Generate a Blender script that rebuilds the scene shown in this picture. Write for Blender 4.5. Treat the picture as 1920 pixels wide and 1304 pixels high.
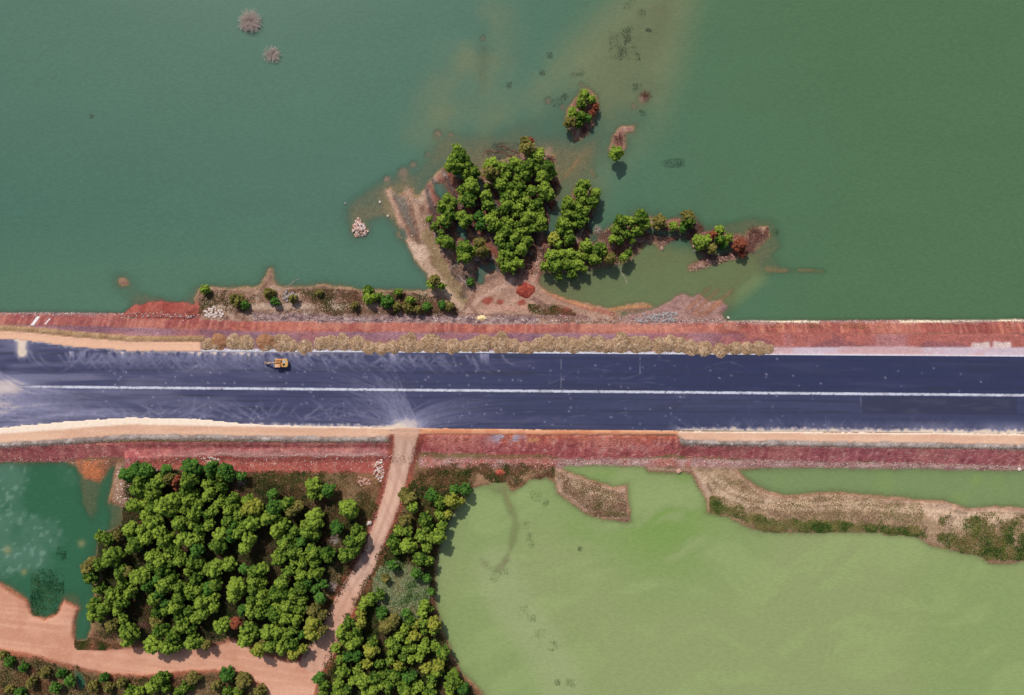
import bpy, math, random
import numpy as np
random.seed(7)
RNG = np.random.default_rng(11)
scene = bpy.context.scene
for o in list(bpy.data.objects):
    bpy.data.objects.remove(o, do_unlink=True)
C = scene.collection

# ------------------------------------------------------------------ camera
S = 0.16            # metres per photo pixel at road level
H = 320.0           # flying height above the road surface
ZL = -3.7           # nominal level of the low ground round the lake
KL = (H - ZL) / H
cam = bpy.data.cameras.new('camera')
cam.sensor_fit = 'HORIZONTAL'; cam.sensor_width = 36.0
cam.lens = 36.0 * (H / S) / 1920.0
cam.clip_start = 1.0; cam.clip_end = 9000.0
cam_o = bpy.data.objects.new('camera', cam); C.objects.link(cam_o)
cam_o.location = (0, 0, H); cam_o.rotation_euler = (0, 0, 0)
scene.camera = cam_o
scene.render.resolution_x = 1024; scene.render.resolution_y = 695

# ------------------------------------------------------------------ sky and sun
SUN_EL = math.radians(56.0)
SUN_AZ = math.radians(-25.0)          # from +Y (top of the picture), clockwise positive
w = bpy.data.worlds.new('World'); scene.world = w; w.use_nodes = True
nt = w.node_tree; nt.nodes.clear()
sky = nt.nodes.new('ShaderNodeTexSky'); sky.sky_type = 'NISHITA'; sky.sun_disc = False
sky.sun_elevation = SUN_EL; sky.sun_rotation = SUN_AZ
sky.air_density = 1.3; sky.dust_density = 2.5
bg = nt.nodes.new('ShaderNodeBackground'); bg.inputs['Strength'].default_value = 0.088
wo = nt.nodes.new('ShaderNodeOutputWorld')
nt.links.new(sky.outputs[0], bg.inputs[0]); nt.links.new(bg.outputs[0], wo.inputs[0])
sun = bpy.data.lights.new('sun', 'SUN'); sun.energy = 2.95; sun.angle = math.radians(1.6)
sun.color = (1.0, 0.965, 0.91)
sun_o = bpy.data.objects.new('sun', sun); C.objects.link(sun_o)
sun_o.rotation_euler = (math.pi/2 - SUN_EL, 0, -SUN_AZ + math.pi)
sun_o.location = (0, 0, 200)
vs = scene.view_settings
vs.view_transform = 'Standard'; vs.look = 'None'; vs.gamma = 1.0; vs.exposure = 0.0
vs.use_curve_mapping = False
scene.render.engine = 'CYCLES'
scene.cycles.max_bounces = 6; scene.cycles.transparent_max_bounces = 12

# ------------------------------------------------------------------ helpers
def lin(r, g, b):
    c = np.array([r, g, b], float) / 255.0
    return np.where(c <= 0.04045, c / 12.92, ((c + 0.055) / 1.055) ** 2.4)

def W(px, py, z=0.0):
    k = S * (H - z) / H
    return ((px - 960) * k, (652 - py) * k, z)

def noise2(x, y, seed=0):
    x = np.asarray(x, float); y = np.asarray(y, float)
    xi = np.floor(x).astype(np.int64); yi = np.floor(y).astype(np.int64)
    fx = x - xi; fy = y - yi
    fx = fx*fx*(3-2*fx); fy = fy*fy*(3-2*fy)
    def h(a, b):
        n = (a * 374761393 + b * 668265263 + seed * 974634527) & 0xffffffff
        n = ((n ^ (n >> 13)) * 1274126177) & 0xffffffff
        n = n ^ (n >> 16)
        return (n & 0xffff) / 65535.0
    a = h(xi, yi); b = h(xi+1, yi); c = h(xi, yi+1); d = h(xi+1, yi+1)
    return (a*(1-fx)+b*fx)*(1-fy) + (c*(1-fx)+d*fx)*fy

def fbm(x, y, scale, octaves=4, seed=0, gain=0.5):
    """0..1, scale = size of the largest feature"""
    t = 0; a = 1.0; n = 0.0; f = 1.0/scale
    for k in range(octaves):
        t = t + a*noise2(x*f + 17.3*k, y*f - 9.1*k, seed+k); n += a
        a *= gain; f *= 2.03
    return t/n

def smooth(e0, e1, x):
    t = np.clip((x-e0)/(e1-e0), 0, 1)
    return t*t*(3-2*t)

def sdf(poly, X, Y, pad=60.0):
    """signed distance, positive inside; -pad far away"""
    P = np.array(poly, float)
    out = np.full(X.shape, -pad)
    m = (X > P[:,0].min()-pad) & (X < P[:,0].max()+pad) & (Y > P[:,1].min()-pad) & (Y < P[:,1].max()+pad)
    if not m.any(): return out
    x = X[m]; y = Y[m]
    d = np.full(x.shape, 1e18); ins = np.zeros(x.shape, bool)
    n = len(P)
    for i in range(n):
        ax, ay = P[i]; bx, by = P[(i+1) % n]
        ex, ey = bx-ax, by-ay
        L = ex*ex+ey*ey
        if L == 0: continue
        t = np.clip(((x-ax)*ex+(y-ay)*ey)/L, 0, 1)
        d = np.minimum(d, (x-ax-t*ex)**2 + (y-ay-t*ey)**2)
        if ey != 0:
            c = ((ay > y) != (by > y)) & (x < ex*(y-ay)/ey + ax)
            ins ^= c
    d = np.sqrt(d)
    out[m] = np.maximum(np.where(ins, d, -d), -pad)
    return out

def linedist(pts, X, Y, pad=60.0):
    P = np.array(pts, float)
    out = np.full(X.shape, pad)
    m = (X > P[:,0].min()-pad) & (X < P[:,0].max()+pad) & (Y > P[:,1].min()-pad) & (Y < P[:,1].max()+pad)
    if not m.any(): return out
    x = X[m]; y = Y[m]; d = np.full(x.shape, 1e18)
    for (ax, ay), (bx, by) in zip(P[:-1], P[1:]):
        ex, ey = bx-ax, by-ay; L = ex*ex+ey*ey
        t = np.clip(((x-ax)*ex+(y-ay)*ey)/L, 0, 1)
        d = np.minimum(d, (x-ax-t*ex)**2 + (y-ay-t*ey)**2)
    out[m] = np.minimum(np.sqrt(d), pad)
    return out

def pl(pts, x):
    P = np.array(pts, float)
    return np.interp(x, P[:,0], P[:,1])

def mesh_np(name, V, F, cols=None, alpha=None, smooth_shade=False):
    """V (n,3), F (m,k) arrays"""
    me = bpy.data.meshes.new(name)
    V = np.ascontiguousarray(V, dtype=np.float32); F = np.ascontiguousarray(F, dtype=np.int32)
    k = F.shape[1]
    me.vertices.add(len(V)); me.vertices.foreach_set('co', V.ravel())
    me.loops.add(F.size); me.loops.foreach_set('vertex_index', F.ravel())
    me.polygons.add(len(F))
    me.polygons.foreach_set('loop_start', np.arange(0, F.size, k, dtype=np.int32))
    me.polygons.foreach_set('loop_total', np.full(len(F), k, dtype=np.int32))
    if smooth_shade:
        me.polygons.foreach_set('use_smooth', np.ones(len(F), dtype=bool))
    me.update(calc_edges=True)
    if cols is not None:
        a = me.color_attributes.new('Col', 'FLOAT_COLOR', 'POINT')
        c4 = np.ones((len(V), 4), np.float32); c4[:, :3] = cols
        if alpha is not None: c4[:, 3] = alpha
        a.data.foreach_set('color', c4.ravel())
    return me

def obj(name, me, mat=None, parent=None, loc=None):
    o = bpy.data.objects.new(name, me); C.objects.link(o)
    if mat is not None and me is not None and len(me.materials) == 0: me.materials.append(mat)
    if parent is not None: o.parent = parent
    if loc is not None: o.location = loc
    return o

def tag(o, label=None, cat=None, group=None, kind=None):
    if label: o['label'] = label
    if cat: o['category'] = cat
    if group: o['group'] = group
    if kind: o['kind'] = kind
    return o

def empty(name, loc, label, cat, group=None, rz=0.0):
    o = bpy.data.objects.new(name, None); C.objects.link(o)
    o.empty_display_size = 0.5
    o.location = loc; o.rotation_euler = (0, 0, rz)
    return tag(o, label, cat, group)

class MB:
    """collects simple solids into one mesh"""
    def __init__(s): s.v = []; s.f = []
    def add(s, v, f):
        n = len(s.v); s.v += [tuple(p) for p in v]; s.f += [tuple(i+n for i in q) for q in f]
    def box(s, cx, cy, cz, sx, sy, sz, b=0.0):
        x, y, z = sx/2, sy/2, sz/2
        if b <= 0:
            v = [(cx+a*x, cy+c*y, cz+d*z) for d in (-1,1) for c in (-1,1) for a in (-1,1)]
            s.add(v, [(0,2,3,1),(4,5,7,6),(0,1,5,4),(2,6,7,3),(0,4,6,2),(1,3,7,5)])
        else:
            ring = []
            for zz, ins in ((-z, b), (-z+b, 0), (z-b, 0), (z, b)):
                r = []
                for (a, c) in ((-1,-1),(1,-1),(1,1),(-1,1)):
                    if (a*c) > 0: q = [(a*x-a*ins, c*(y-b)), (a*(x-b), c*y-c*ins)]
                    else: q = [(a*(x-b), c*y-c*ins), (a*x-a*ins, c*(y-b))]
                    if (a, c) == (-1,-1): q = [(-x+ins, -y+b), (-x+b, -y+ins)]
                    if (a, c) == (1,-1): q = [(x-b, -y+ins), (x-ins, -y+b)]
                    if (a, c) == (1,1): q = [(x-ins, y-b), (x-b, y-ins)]
                    if (a, c) == (-1,1): q = [(-x+b, y-ins), (-x+ins, y-b)]
                    r += q
                ring.append([(cx+p[0], cy+p[1], cz+zz) for p in r])
            v = [p for r in ring for p in r]; f = []
            for k in range(3):
                for i in range(8):
                    j = (i+1) % 8
                    f.append((k*8+i, k*8+j, (k+1)*8+j, (k+1)*8+i))
            f.append(tuple(reversed(range(8)))); f.append(tuple(range(24, 32)))
            s.add(v, f)
    def prism(s, prof, y0, y1):
        """profile in XZ extruded along Y"""
        n = len(prof)
        v = [(x, y0, z) for x, z in prof] + [(x, y1, z) for x, z in prof]
        f = [tuple(range(n)), tuple(reversed(range(n, 2*n)))]
        f += [(i, i+n, (i+1) % n + n, (i+1) % n) for i in range(n)]
        s.add(v, f)
    def tube(s, pts, radii, n=6, cap=True):
        P = [np.array(p, float) for p in pts]; base = len(s.v); f = []
        v = []
        for i, p in enumerate(P):
            d = P[min(i+1, len(P)-1)] - P[max(i-1, 0)]
            d = d / (np.linalg.norm(d)+1e-9)
            u = np.cross(d, (0.12, 0.31, 0.94)); u /= (np.linalg.norm(u)+1e-9)
            t = np.cross(d, u)
            for k in range(n):
                a = 2*math.pi*k/n
                v.append(tuple(p + radii[i]*(math.cos(a)*u + math.sin(a)*t)))
        for i in range(len(P)-1):
            for k in range(n):
                j = (k+1) % n
                f.append((i*n+k, i*n+j, (i+1)*n+j, (i+1)*n+k))
        if cap:
            f.append(tuple(reversed(range(n)))); f.append(tuple(range((len(P)-1)*n, len(P)*n)))
        s.add(v, f)
    def mesh(s, name):
        me = bpy.data.meshes.new(name); me.from_pydata(s.v, [], s.f); me.update(); return me
    def build(s, name, mat, parent=None):
        return obj(name, s.mesh(name), mat, parent)

# ------------------------------------------------------------------ materials
def new_mat(name):
    m = bpy.data.materials.new(name); m.use_nodes = True
    n = m.node_tree; n.nodes.clear()
    return m, n.nodes, n.links

def plain(name, rgb, rough=0.6, var=0.15, scale=3.0, metallic=0.0, spec=0.3):
    m, N, L = new_mat(name)
    out = N.new('ShaderNodeOutputMaterial'); b = N.new('ShaderNodeBsdfPrincipled')
    tc = N.new('ShaderNodeTexCoord'); no = N.new('ShaderNodeTexNoise')
    no.inputs['Scale'].default_value = scale; no.inputs['Detail'].default_value = 5
    mr = N.new('ShaderNodeMapRange'); mr.inputs[1].default_value = 0.25; mr.inputs[2].default_value = 0.75
    mr.inputs[3].default_value = 1-var; mr.inputs[4].default_value = 1+var
    mx = N.new('ShaderNodeMix'); mx.data_type = 'RGBA'; mx.blend_type = 'MULTIPLY'; mx.inputs[0].default_value = 1
    mx.inputs[6].default_value = (*rgb, 1)
    L.new(tc.outputs['Object'], no.inputs['Vector']); L.new(no.outputs['Fac'], mr.inputs[0])
    L.new(mr.outputs[0], mx.inputs[7]); L.new(mx.outputs[2], b.inputs['Base Color'])
    b.inputs['Roughness'].default_value = rough; b.inputs['Metallic'].default_value = metallic
    b.inputs['Specular IOR Level'].default_value = spec
    L.new(b.outputs[0], out.inputs[0])
    return m

def attr_ground(name, s1, s2, v1, v2, bump, bscale, rough=0.95, spec=0.1):
    """colour attribute times two sizes of noise, with bump"""
    m, N, L = new_mat(name)
    out = N.new('ShaderNodeOutputMaterial'); b = N.new('ShaderNodeBsdfPrincipled')
    at = N.new('ShaderNodeAttribute'); at.attribute_name = 'Col'
    tc = N.new('ShaderNodeTexCoord')
    prev = at.outputs['Color']
    for sc, v in ((s1, v1), (s2, v2)):
        no = N.new('ShaderNodeTexNoise'); no.inputs['Scale'].default_value = sc
        no.inputs['Detail'].default_value = 6; no.inputs['Roughness'].default_value = 0.65
        L.new(tc.outputs['Object'], no.inputs['Vector'])
        mr = N.new('ShaderNodeMapRange'); mr.inputs[1].default_value = 0.3; mr.inputs[2].default_value = 0.7
        mr.inputs[3].default_value = 1-v; mr.inputs[4].default_value = 1+v
        L.new(no.outputs['Fac'], mr.inputs[0])
        mx = N.new('ShaderNodeMix'); mx.data_type = 'RGBA'; mx.blend_type = 'MULTIPLY'; mx.inputs[0].default_value = 1
        L.new(prev, mx.inputs[6]); L.new(mr.outputs[0], mx.inputs[7]); prev = mx.outputs[2]
    fx = N.new('ShaderNodeMix'); fx.data_type = 'RGBA'          # alpha = how coarse the surface is
    L.new(at.outputs['Alpha'], fx.inputs[0]); L.new(at.outputs['Color'], fx.inputs[6]); L.new(prev, fx.inputs[7])
    L.new(fx.outputs[2], b.inputs['Base Color'])
    b.inputs['Roughness'].default_value = rough; b.inputs['Specular IOR Level'].default_value = spec
    if bump > 0:
        no = N.new('ShaderNodeTexNoise'); no.inputs['Scale'].default_value = bscale; no.inputs['Detail'].default_value = 5
        L.new(tc.outputs['Object'], no.inputs['Vector'])
        bp = N.new('ShaderNodeBump'); bp.inputs['Distance'].default_value = bump; L.new(at.outputs['Alpha'], bp.inputs['Strength'])
        L.new(no.outputs['Fac'], bp.inputs['Height']); L.new(bp.outputs[0], b.inputs['Normal'])
    L.new(b.outputs[0], out.inputs[0])
    return m

def leaf_mat(name, dark, light, hue_rand=0.25, transl=0.24):
    """leaf colour varies per tree (object random) and per leaf (attribute)"""
    m, N, L = new_mat(name)
    out = N.new('ShaderNodeOutputMaterial')
    at = N.new('ShaderNodeAttribute'); at.attribute_name = 'Col'
    oi = N.new('ShaderNodeObjectInfo')
    sep = N.new('ShaderNodeSeparateColor'); L.new(at.outputs['Color'], sep.inputs[0])
    mxc = N.new('ShaderNodeMix'); mxc.data_type = 'RGBA'
    mxc.inputs[6].default_value = (*dark, 1); mxc.inputs[7].default_value = (*light, 1)
    ad = N.new('ShaderNodeMath'); ad.operation = 'MULTIPLY_ADD'; ad.inputs[1].default_value = hue_rand*2
    L.new(oi.outputs['Random'], ad.inputs[0])
    sb = N.new('ShaderNodeMath'); sb.operation = 'SUBTRACT'; sb.inputs[1].default_value = hue_rand
    L.new(sep.outputs[0], sb.inputs[0]); L.new(sb.outputs[0], ad.inputs[2])
    cl = N.new('ShaderNodeClamp'); L.new(ad.outputs[0], cl.inputs[0])
    L.new(cl.outputs[0], mxc.inputs[0])
    d = N.new('ShaderNodeBsdfDiffuse'); t = N.new('ShaderNodeBsdfTranslucent'); ms = N.new('ShaderNodeMixShader')
    L.new(mxc.outputs[2], d.inputs[0]); L.new(mxc.outputs[2], t.inputs[0])
    ms.inputs[0].default_value = transl
    L.new(d.outputs[0], ms.inputs[1]); L.new(t.outputs[0], ms.inputs[2]); L.new(ms.outputs[0], out.inputs[0])
    return m

def attr_leaf(name, transl=0.25):
    m, N, L = new_mat(name)
    out = N.new('ShaderNodeOutputMaterial')
    at = N.new('ShaderNodeAttribute'); at.attribute_name = 'Col'
    d = N.new('ShaderNodeBsdfDiffuse'); t = N.new('ShaderNodeBsdfTranslucent'); ms = N.new('ShaderNodeMixShader')
    L.new(at.outputs['Color'], d.inputs[0]); L.new(at.outputs['Color'], t.inputs[0]); ms.inputs[0].default_value = transl
    L.new(d.outputs[0], ms.inputs[1]); L.new(t.outputs[0], ms.inputs[2]); L.new(ms.outputs[0], out.inputs[0])
    return m

def water_mat(name, rough=0.14, wave=0.02):
    m, N, L = new_mat(name)
    out = N.new('ShaderNodeOutputMaterial'); b = N.new('ShaderNodeBsdfPrincipled')
    at = N.new('ShaderNodeAttribute'); at.attribute_name = 'Col'
    tc = N.new('ShaderNodeTexCoord')
    no = N.new('ShaderNodeTexNoise'); no.inputs['Scale'].default_value = 1.2; no.inputs['Detail'].default_value = 6; no.inputs['Roughness'].default_value = 0.7
    mp = N.new('ShaderNodeMapping'); mp.inputs['Scale'].default_value = (0.6, 1.5, 1); mp.inputs['Rotation'].default_value = (0, 0, 0.35)
    L.new(tc.outputs['Object'], mp.inputs[0]); L.new(mp.outputs[0], no.inputs['Vector'])
    mr = N.new('ShaderNodeMapRange'); mr.inputs[1].default_value = 0.3; mr.inputs[2].default_value = 0.7
    mr.inputs[3].default_value = 0.89; mr.inputs[4].default_value = 1.11
    L.new(no.outputs['Fac'], mr.inputs[0])
    mx = N.new('ShaderNodeMix'); mx.data_type = 'RGBA'; mx.blend_type = 'MULTIPLY'; mx.inputs[0].default_value = 1
    L.new(at.outputs['Color'], mx.inputs[6]); L.new(mr.outputs[0], mx.inputs[7])
    L.new(mx.outputs[2], b.inputs['Base Color'])
    b.inputs['Roughness'].default_value = rough; b.inputs['IOR'].default_value = 1.33
    bp = N.new('ShaderNodeBump'); bp.inputs['Strength'].default_value = 1.0; bp.inputs['Distance'].default_value = wave
    L.new(no.outputs['Fac'], bp.inputs['Height']); L.new(bp.outputs[0], b.inputs['Normal'])
    tr = N.new('ShaderNodeBsdfTransparent'); ms = N.new('ShaderNodeMixShader')
    L.new(at.outputs['Alpha'], ms.inputs[0]); L.new(tr.outputs[0], ms.inputs[1]); L.new(b.outputs[0], ms.inputs[2])
    L.new(ms.outputs[0], out.inputs[0])
    return m

M_ground = attr_ground('soil', 0.9, 3.2, 0.24, 0.46, 0.30, 2.0)
M_asphalt = attr_ground('asphalt', 0.5, 5.0, 0.07, 0.20, 0.004, 9.0, rough=0.75, spec=0.25)
M_pile = attr_ground('dumped_soil', 1.6, 5.0, 0.22, 0.35, 0.14, 3.2)
M_stone = attr_ground('stone', 1.0, 5.0, 0.12, 0.20, 0.03, 6.0)
M_bark = plain('bark', tuple(lin(120, 98, 84)), 0.9, 0.3, 4.0)
M_deadwood = plain('dead_wood', tuple(lin(196, 176, 166)), 0.9, 0.22, 3.0)
M_brownwood = plain('brown_wood', tuple(lin(128, 88, 76)), 0.9, 0.3, 3.0)
M_concrete = plain('pale_concrete', tuple(lin(190, 188, 194)), 0.85, 0.14, 1.2)
M_leaf = leaf_mat('leaf_green', tuple(lin(48, 88, 34)), tuple(lin(172, 194, 78)), 0.36)
M_leaf_dark = leaf_mat('leaf_deep_green', tuple(lin(52, 94, 42)), tuple(lin(118, 160, 68)), 0.2)
M_leaf_olive = leaf_mat('leaf_olive', tuple(lin(92, 92, 48)), tuple(lin(166, 154, 84)), 0.15)
M_leaf_red = leaf_mat('leaf_red_brown', tuple(lin(128, 74, 56)), tuple(lin(186, 108, 80)), 0.15, 0.2)
M_leaf_yellow = leaf_mat('leaf_yellow_green', tuple(lin(118, 132, 48)), tuple(lin(196, 194, 86)), 0.15)
M_cover = attr_leaf('ground_cover')

# ------------------------------------------------------------------ terrain layout (photo pixels, measured on the photograph)
N_LAND = [(366,640),(366,560),(372,546),(385,540),(430,541),(478,541),(490,533),(498,517),(503,504),(510,504),(514,520),(521,535),
 (560,537),(600,533),(650,540),(690,546),(720,548),(745,547),(770,546),(800,547),(806,540),(802,514),(784,496),(770,471),(762,453),(753,447),
 (744,441),(750,431),(743,420),(741,402),(731,380),(722,358),(733,352),(745,368),(757,360),(770,352),(782,372),(790,362),(803,346),(822,322),(838,310),(848,322),(862,345),
 (890,352),(900,320),(945,300),(1000,275),(1040,290),(1050,345),(1046,372),(1033,400),(1022,430),(1030,448),(1046,430),(1058,400),(1078,352),(1096,345),
 (1120,362),(1118,390),(1100,420),(1105,440),(1130,438),(1150,425),(1200,403),(1225,410),(1235,405),(1250,415),(1300,408),(1310,425),
 (1308,440),(1330,435),(1370,440),(1395,440),(1410,430),(1440,425),(1445,445),(1420,465),(1395,480),(1340,492),(1293,508),(1290,500),
 (1320,486),(1322,478),(1308,472),(1296,452),(1290,441),(1270,446),(1250,455),(1240,470),(1230,461),(1210,455),(1198,470),(1180,492),
 (1130,500),(1100,508),(1050,514),(1020,508),(1008,520),(1010,535),(1025,548),(1060,560),(1110,572),(1160,586),(1165,600),(1165,640)]
N_LAND2 = [(1165,598),(1200,590),(1228,582),(1245,572),(1258,565),(1270,556),(1285,553),(1300,562),(1310,555),(1318,562),(1330,566),(1352,566),(1362,576),(1350,590),(1362,602),(1362,640),(1165,640)]
N_LAND3 = [(1145,580),(1180,574),(1205,570),(1222,576),(1205,580),(1165,584)]
N_RED = [(205,594),(225,588),(240,575),(270,565),(300,560),(340,563),(372,572),(372,612),(205,612)]
N_ISLE1 = [(222,524),(230,521),(238,527),(240,534),(228,534),(222,530)]
N_ISLE2 = [(660,432),(664,418),(672,408),(680,418),(690,430),(686,440),(668,444)]
N_ISLE3 = [(1062,225),(1066,205),(1085,178),(1100,168),(1118,182),(1122,205),(1112,235),(1097,256),(1080,264),(1074,250)]
N_ISLE4 = [(1142,280),(1148,258),(1160,240),(1175,234),(1190,236),(1188,246),(1172,250),(1175,275),(1165,290),(1150,290)]
N_LANDS = [N_LAND, N_LAND2, N_LAND3, N_ISLE1, N_ISLE2, N_ISLE3, N_ISLE4]
N_POOLS = [[(888,513),(896,502),(905,495),(923,491),(933,503),(922,513),(911,519),(909,535),(898,538),(891,530)],
 [(885,325),(905,335),(925,360),(940,395),(926,397),(905,370),(890,350)], [(812,346),(835,340),(843,362),(830,374),(815,366)],
 [(748,424),(760,430),(766,447),(756,451),(749,440)], [(1108,436),(1126,440),(1120,458),(1098,452)], [(862,415),(880,432),(878,450),(858,448),(850,430)],
 [(1205,425),(1300,436),(1290,442),(1245,446),(1215,440)], [(1320,462),(1370,458),(1378,474),(1345,482),(1325,478)]]
N_SHALLOW = [([(640,382),(680,355),(710,338),(750,322),(795,290),(808,248),(835,232),(900,238),(960,215),(1010,200),(1060,160),(1100,120),(1130,60),(1180,20),(1290,-60),
  (1270,60),(1240,130),(1262,170),(1210,230),(1160,250),(1130,310),(1108,345),(1060,440),(850,460),(745,432),(720,420),(690,424),(655,430),(640,410)], 0.52, 34),
 ([(645,385),(682,358),(712,340),(760,330),(790,345),(750,420),(720,416),(690,420),(660,425),(648,410)], 0.16, 18), ([(830,250),(900,260),(960,270),(1030,260),(1080,270),(1130,250),(1110,330),(1060,340),(900,340),(850,300),(790,330),(800,290)], 0.22, 22),
 ([(1005,520),(1100,505),(1200,470),(1260,440),(1300,440),(1330,480),(1400,480),(1440,470),(1470,492),(1550,505),(1500,520),(1420,525),(1385,560),(1365,600),(1200,612),(1020,600)], 0.40, 18),
 ([(893,50),(913,40),(925,100),(915,170),(895,182),(888,120)], 0.42, 20),
 ([(205,515),(228,508),(250,530),(235,550),(215,545)], 0.45, 20),
 ([(232,560),(255,540),(300,545),(345,558),(372,535),(372,575),(240,585)], 0.22, 16),
 ([(1175,390),(1215,385),(1225,415),(1180,420)], 0.35, 20),
 ([(1300,425),(1420,400),(1460,420),(1470,470),(1440,490),(1320,500)], 0.30, 14)]
S_PONDS = [
 [(-900,872),(0,866),(60,866),(120,866),(142,872),(150,886),(160,898),(186,903),(195,890),(204,874),(220,868),(213,900),(205,940),(232,952),(228,985),(205,998),(186,1008),(184,1040),
  (168,1058),(172,1090),(178,1110),(172,1150),(172,1180),(165,1202),(140,1205),(136,1190),(138,1165),(146,1142),(120,1126),(106,1150),(85,1161),(60,1150),(50,1126),(20,1102),(0,1094),(-900,1060)],
 [(885,915),(907,908),(949,903),(960,923),(985,908),(992,897),(1028,895),(1042,908),(1045,925),(1067,940),(1102,965),(1131,975),(1181,977),(1177,930),(1175,911),(1152,915),(1106,900),(1063,884),(1049,875),
  (1120,873),(1209,874),(1216,884),(1263,887),(1298,886),(1310,911),(1326,940),(1326,961),(1369,972),(1405,989),(1437,997),(1493,998),(1565,998),(1636,998),(1671,1004),(1718,1005),(1750,1025),(1796,1032),(1835,1041),
  (1856,1055),(1892,1057),(1920,1050),(2900,1000),(2900,2200),(1150,2200),(940,1370),(904,1302),(883,1280),(864,1263),(852,1239),(840,1210),(829,1188),(824,1162),(817,1150),(815,1122),(815,1090),(818,1060),(822,1030),(830,1005),(838,985),(847,965),(862,945)],
 [(1377,880),(1500,876),(1920,881),(2900,890),(2900,980),(1920,956),(1867,950),(1814,956),(1771,941),(1725,938),(1671,934),(1621,929),(1565,922),(1500,929),(1472,931),(1444,925),(1415,911),(1395,895)],
 [(131,1249),(143,1250),(152,1262),(162,1280),(158,1292),(150,1298),(143,1284),(138,1268)]]
S_SHALLOW = [([(146,880),(192,905),(188,960),(178,985),(150,970),(143,920)], 0.20, 14), ([(203,950),(236,950),(230,988),(203,1002)], 0.14, 10),
 ([(895,908),(950,902),(966,940),(980,985),(968,1045),(942,1082),(908,1075),(892,1050),(903,1035),(925,1060),(945,1030),(955,980),(935,935)], 0.16, 12),
 ([(115,1105),(160,1110),(150,1145),(115,1128)], 0.25, 16), ([(1370,965),(1440,990),(1430,1010),(1380,1000)], 0.45, 12), ([(985,905),(1050,915),(1030,945),(985,935)], 0.5, 14)]
TRACK = [(763,806),(758,840),(737,930),(711,1000),(687,1060),(657,1110),(615,1190),(590,1235)]
LOWROAD = [(-900,1060),(0,1098),(15,1108),(48,1128),(58,1152),(85,1164),(107,1153),(120,1128),(145,1143),(137,1168),(136,1190),(142,1208),(170,1218),(270,1212),(330,1216),(400,1212),(440,1198),(470,1215),(500,1228),(540,1240),
 (580,1238),(610,1190),(640,1200),(622,1240),(600,1262),(588,1310),(600,1420),(530,1420),(512,1310),(488,1280),(450,1258),(400,1255),(330,1258),(270,1265),(200,1262),(140,1250),(60,1225),(0,1215),(-900,1130)]
# road cross-section lines: photo row as a function of photo column
ASPH_T = [(-4000,610),(0,630),(60,636),(130,646),(245,656),(380,659),(1920,669),(5000,675)]
ASPH_B = [(-4000,800),(0,808),(60,803),(130,798),(960,804.5),(1920,813),(5000,822)]
MED = [(-4000,715),(0,725),(1920,741.5),(5000,752)]
CREST_T = [(-4000,598),(0,609),(300,616),(480,622),(960,625),(1920,627),(5000,630)]
TOE_T = [(-4000,578),(0,588),(210,590),(480,600),(960,606),(1440,604),(1920,602),(5000,608)]
CREST_B = [(-4000,830),(0,838),(245,828),(480,829),(735,830),(785,813),(1265,815),(1290,833),(1920,843),(5000,850)]
TOE_B = [(-4000,858),(0,864),(200,863),(400,853),(720,853),(790,862),(960,866),(1270,862),(1920,876),(5000,884)]
SAND_T_IN = [(-4000,630),(0,636),(60,641),(130,650),(245,659),(378,660),(380,640),(5000,640)]      # upper sand strip's lower edge
SAND_T_OUT = [(-4000,612),(0,621),(60,624),(130,632),(245,641),(378,642),(5000,640)]
SAND_B_IN = [(-4000,795),(0,803),(130,790),(245,783),(375,786),(480,797),(735,802),(775,803),(960,806),(1270,809),(1920,814),(5000,822)]
SAND_B_MID = [(-4000,806),(0,814),(245,796),(375,799),(480,801),(735,804),(785,806),(1920,817),(5000,825)]
SAND_B_OUT = [(-4000,820),(0,829),(245,814),(480,816),(735,818),(785,813),(1265,815),(1285,824),(1920,832),(5000,842)]

def axis(lo, hi, step, far):
    inner = np.arange(lo, hi+step*0.5, step)
    out = []; d = step; x = hi
    while x < far:
        d *= 1.35; x += d; out.append(x)
    neg = []; d = step; x = lo
    while x > -far:
        d *= 1.35; x -= d; neg.append(x)
    return np.concatenate([neg[::-1], inner, out])

GX = axis(-160.0, 160.0, 0.4, 3500.0); GY = axis(-111.0, 111.0, 0.4, 3500.0)
XX, YY = np.meshgrid(GX, GY)
LX = 960 + XX/(S*KL); LY = 652 - YY/(S*KL)
HX = 960 + XX/S; HY = 652 - YY/S
n_a = fbm(XX, YY, 9.0, 5, 1); n_b = fbm(XX, YY, 2.6, 4, 5); n_c = fbm(XX, YY, 28.0, 4, 9); n_d = fbm(XX, YY, 1.1, 3, 21)
rag = (n_a-0.5)*9 + (n_b-0.5)*7 + (n_d-0.5)*3.0

WL = -4.0                 # lake level
north = HY < 730
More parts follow.
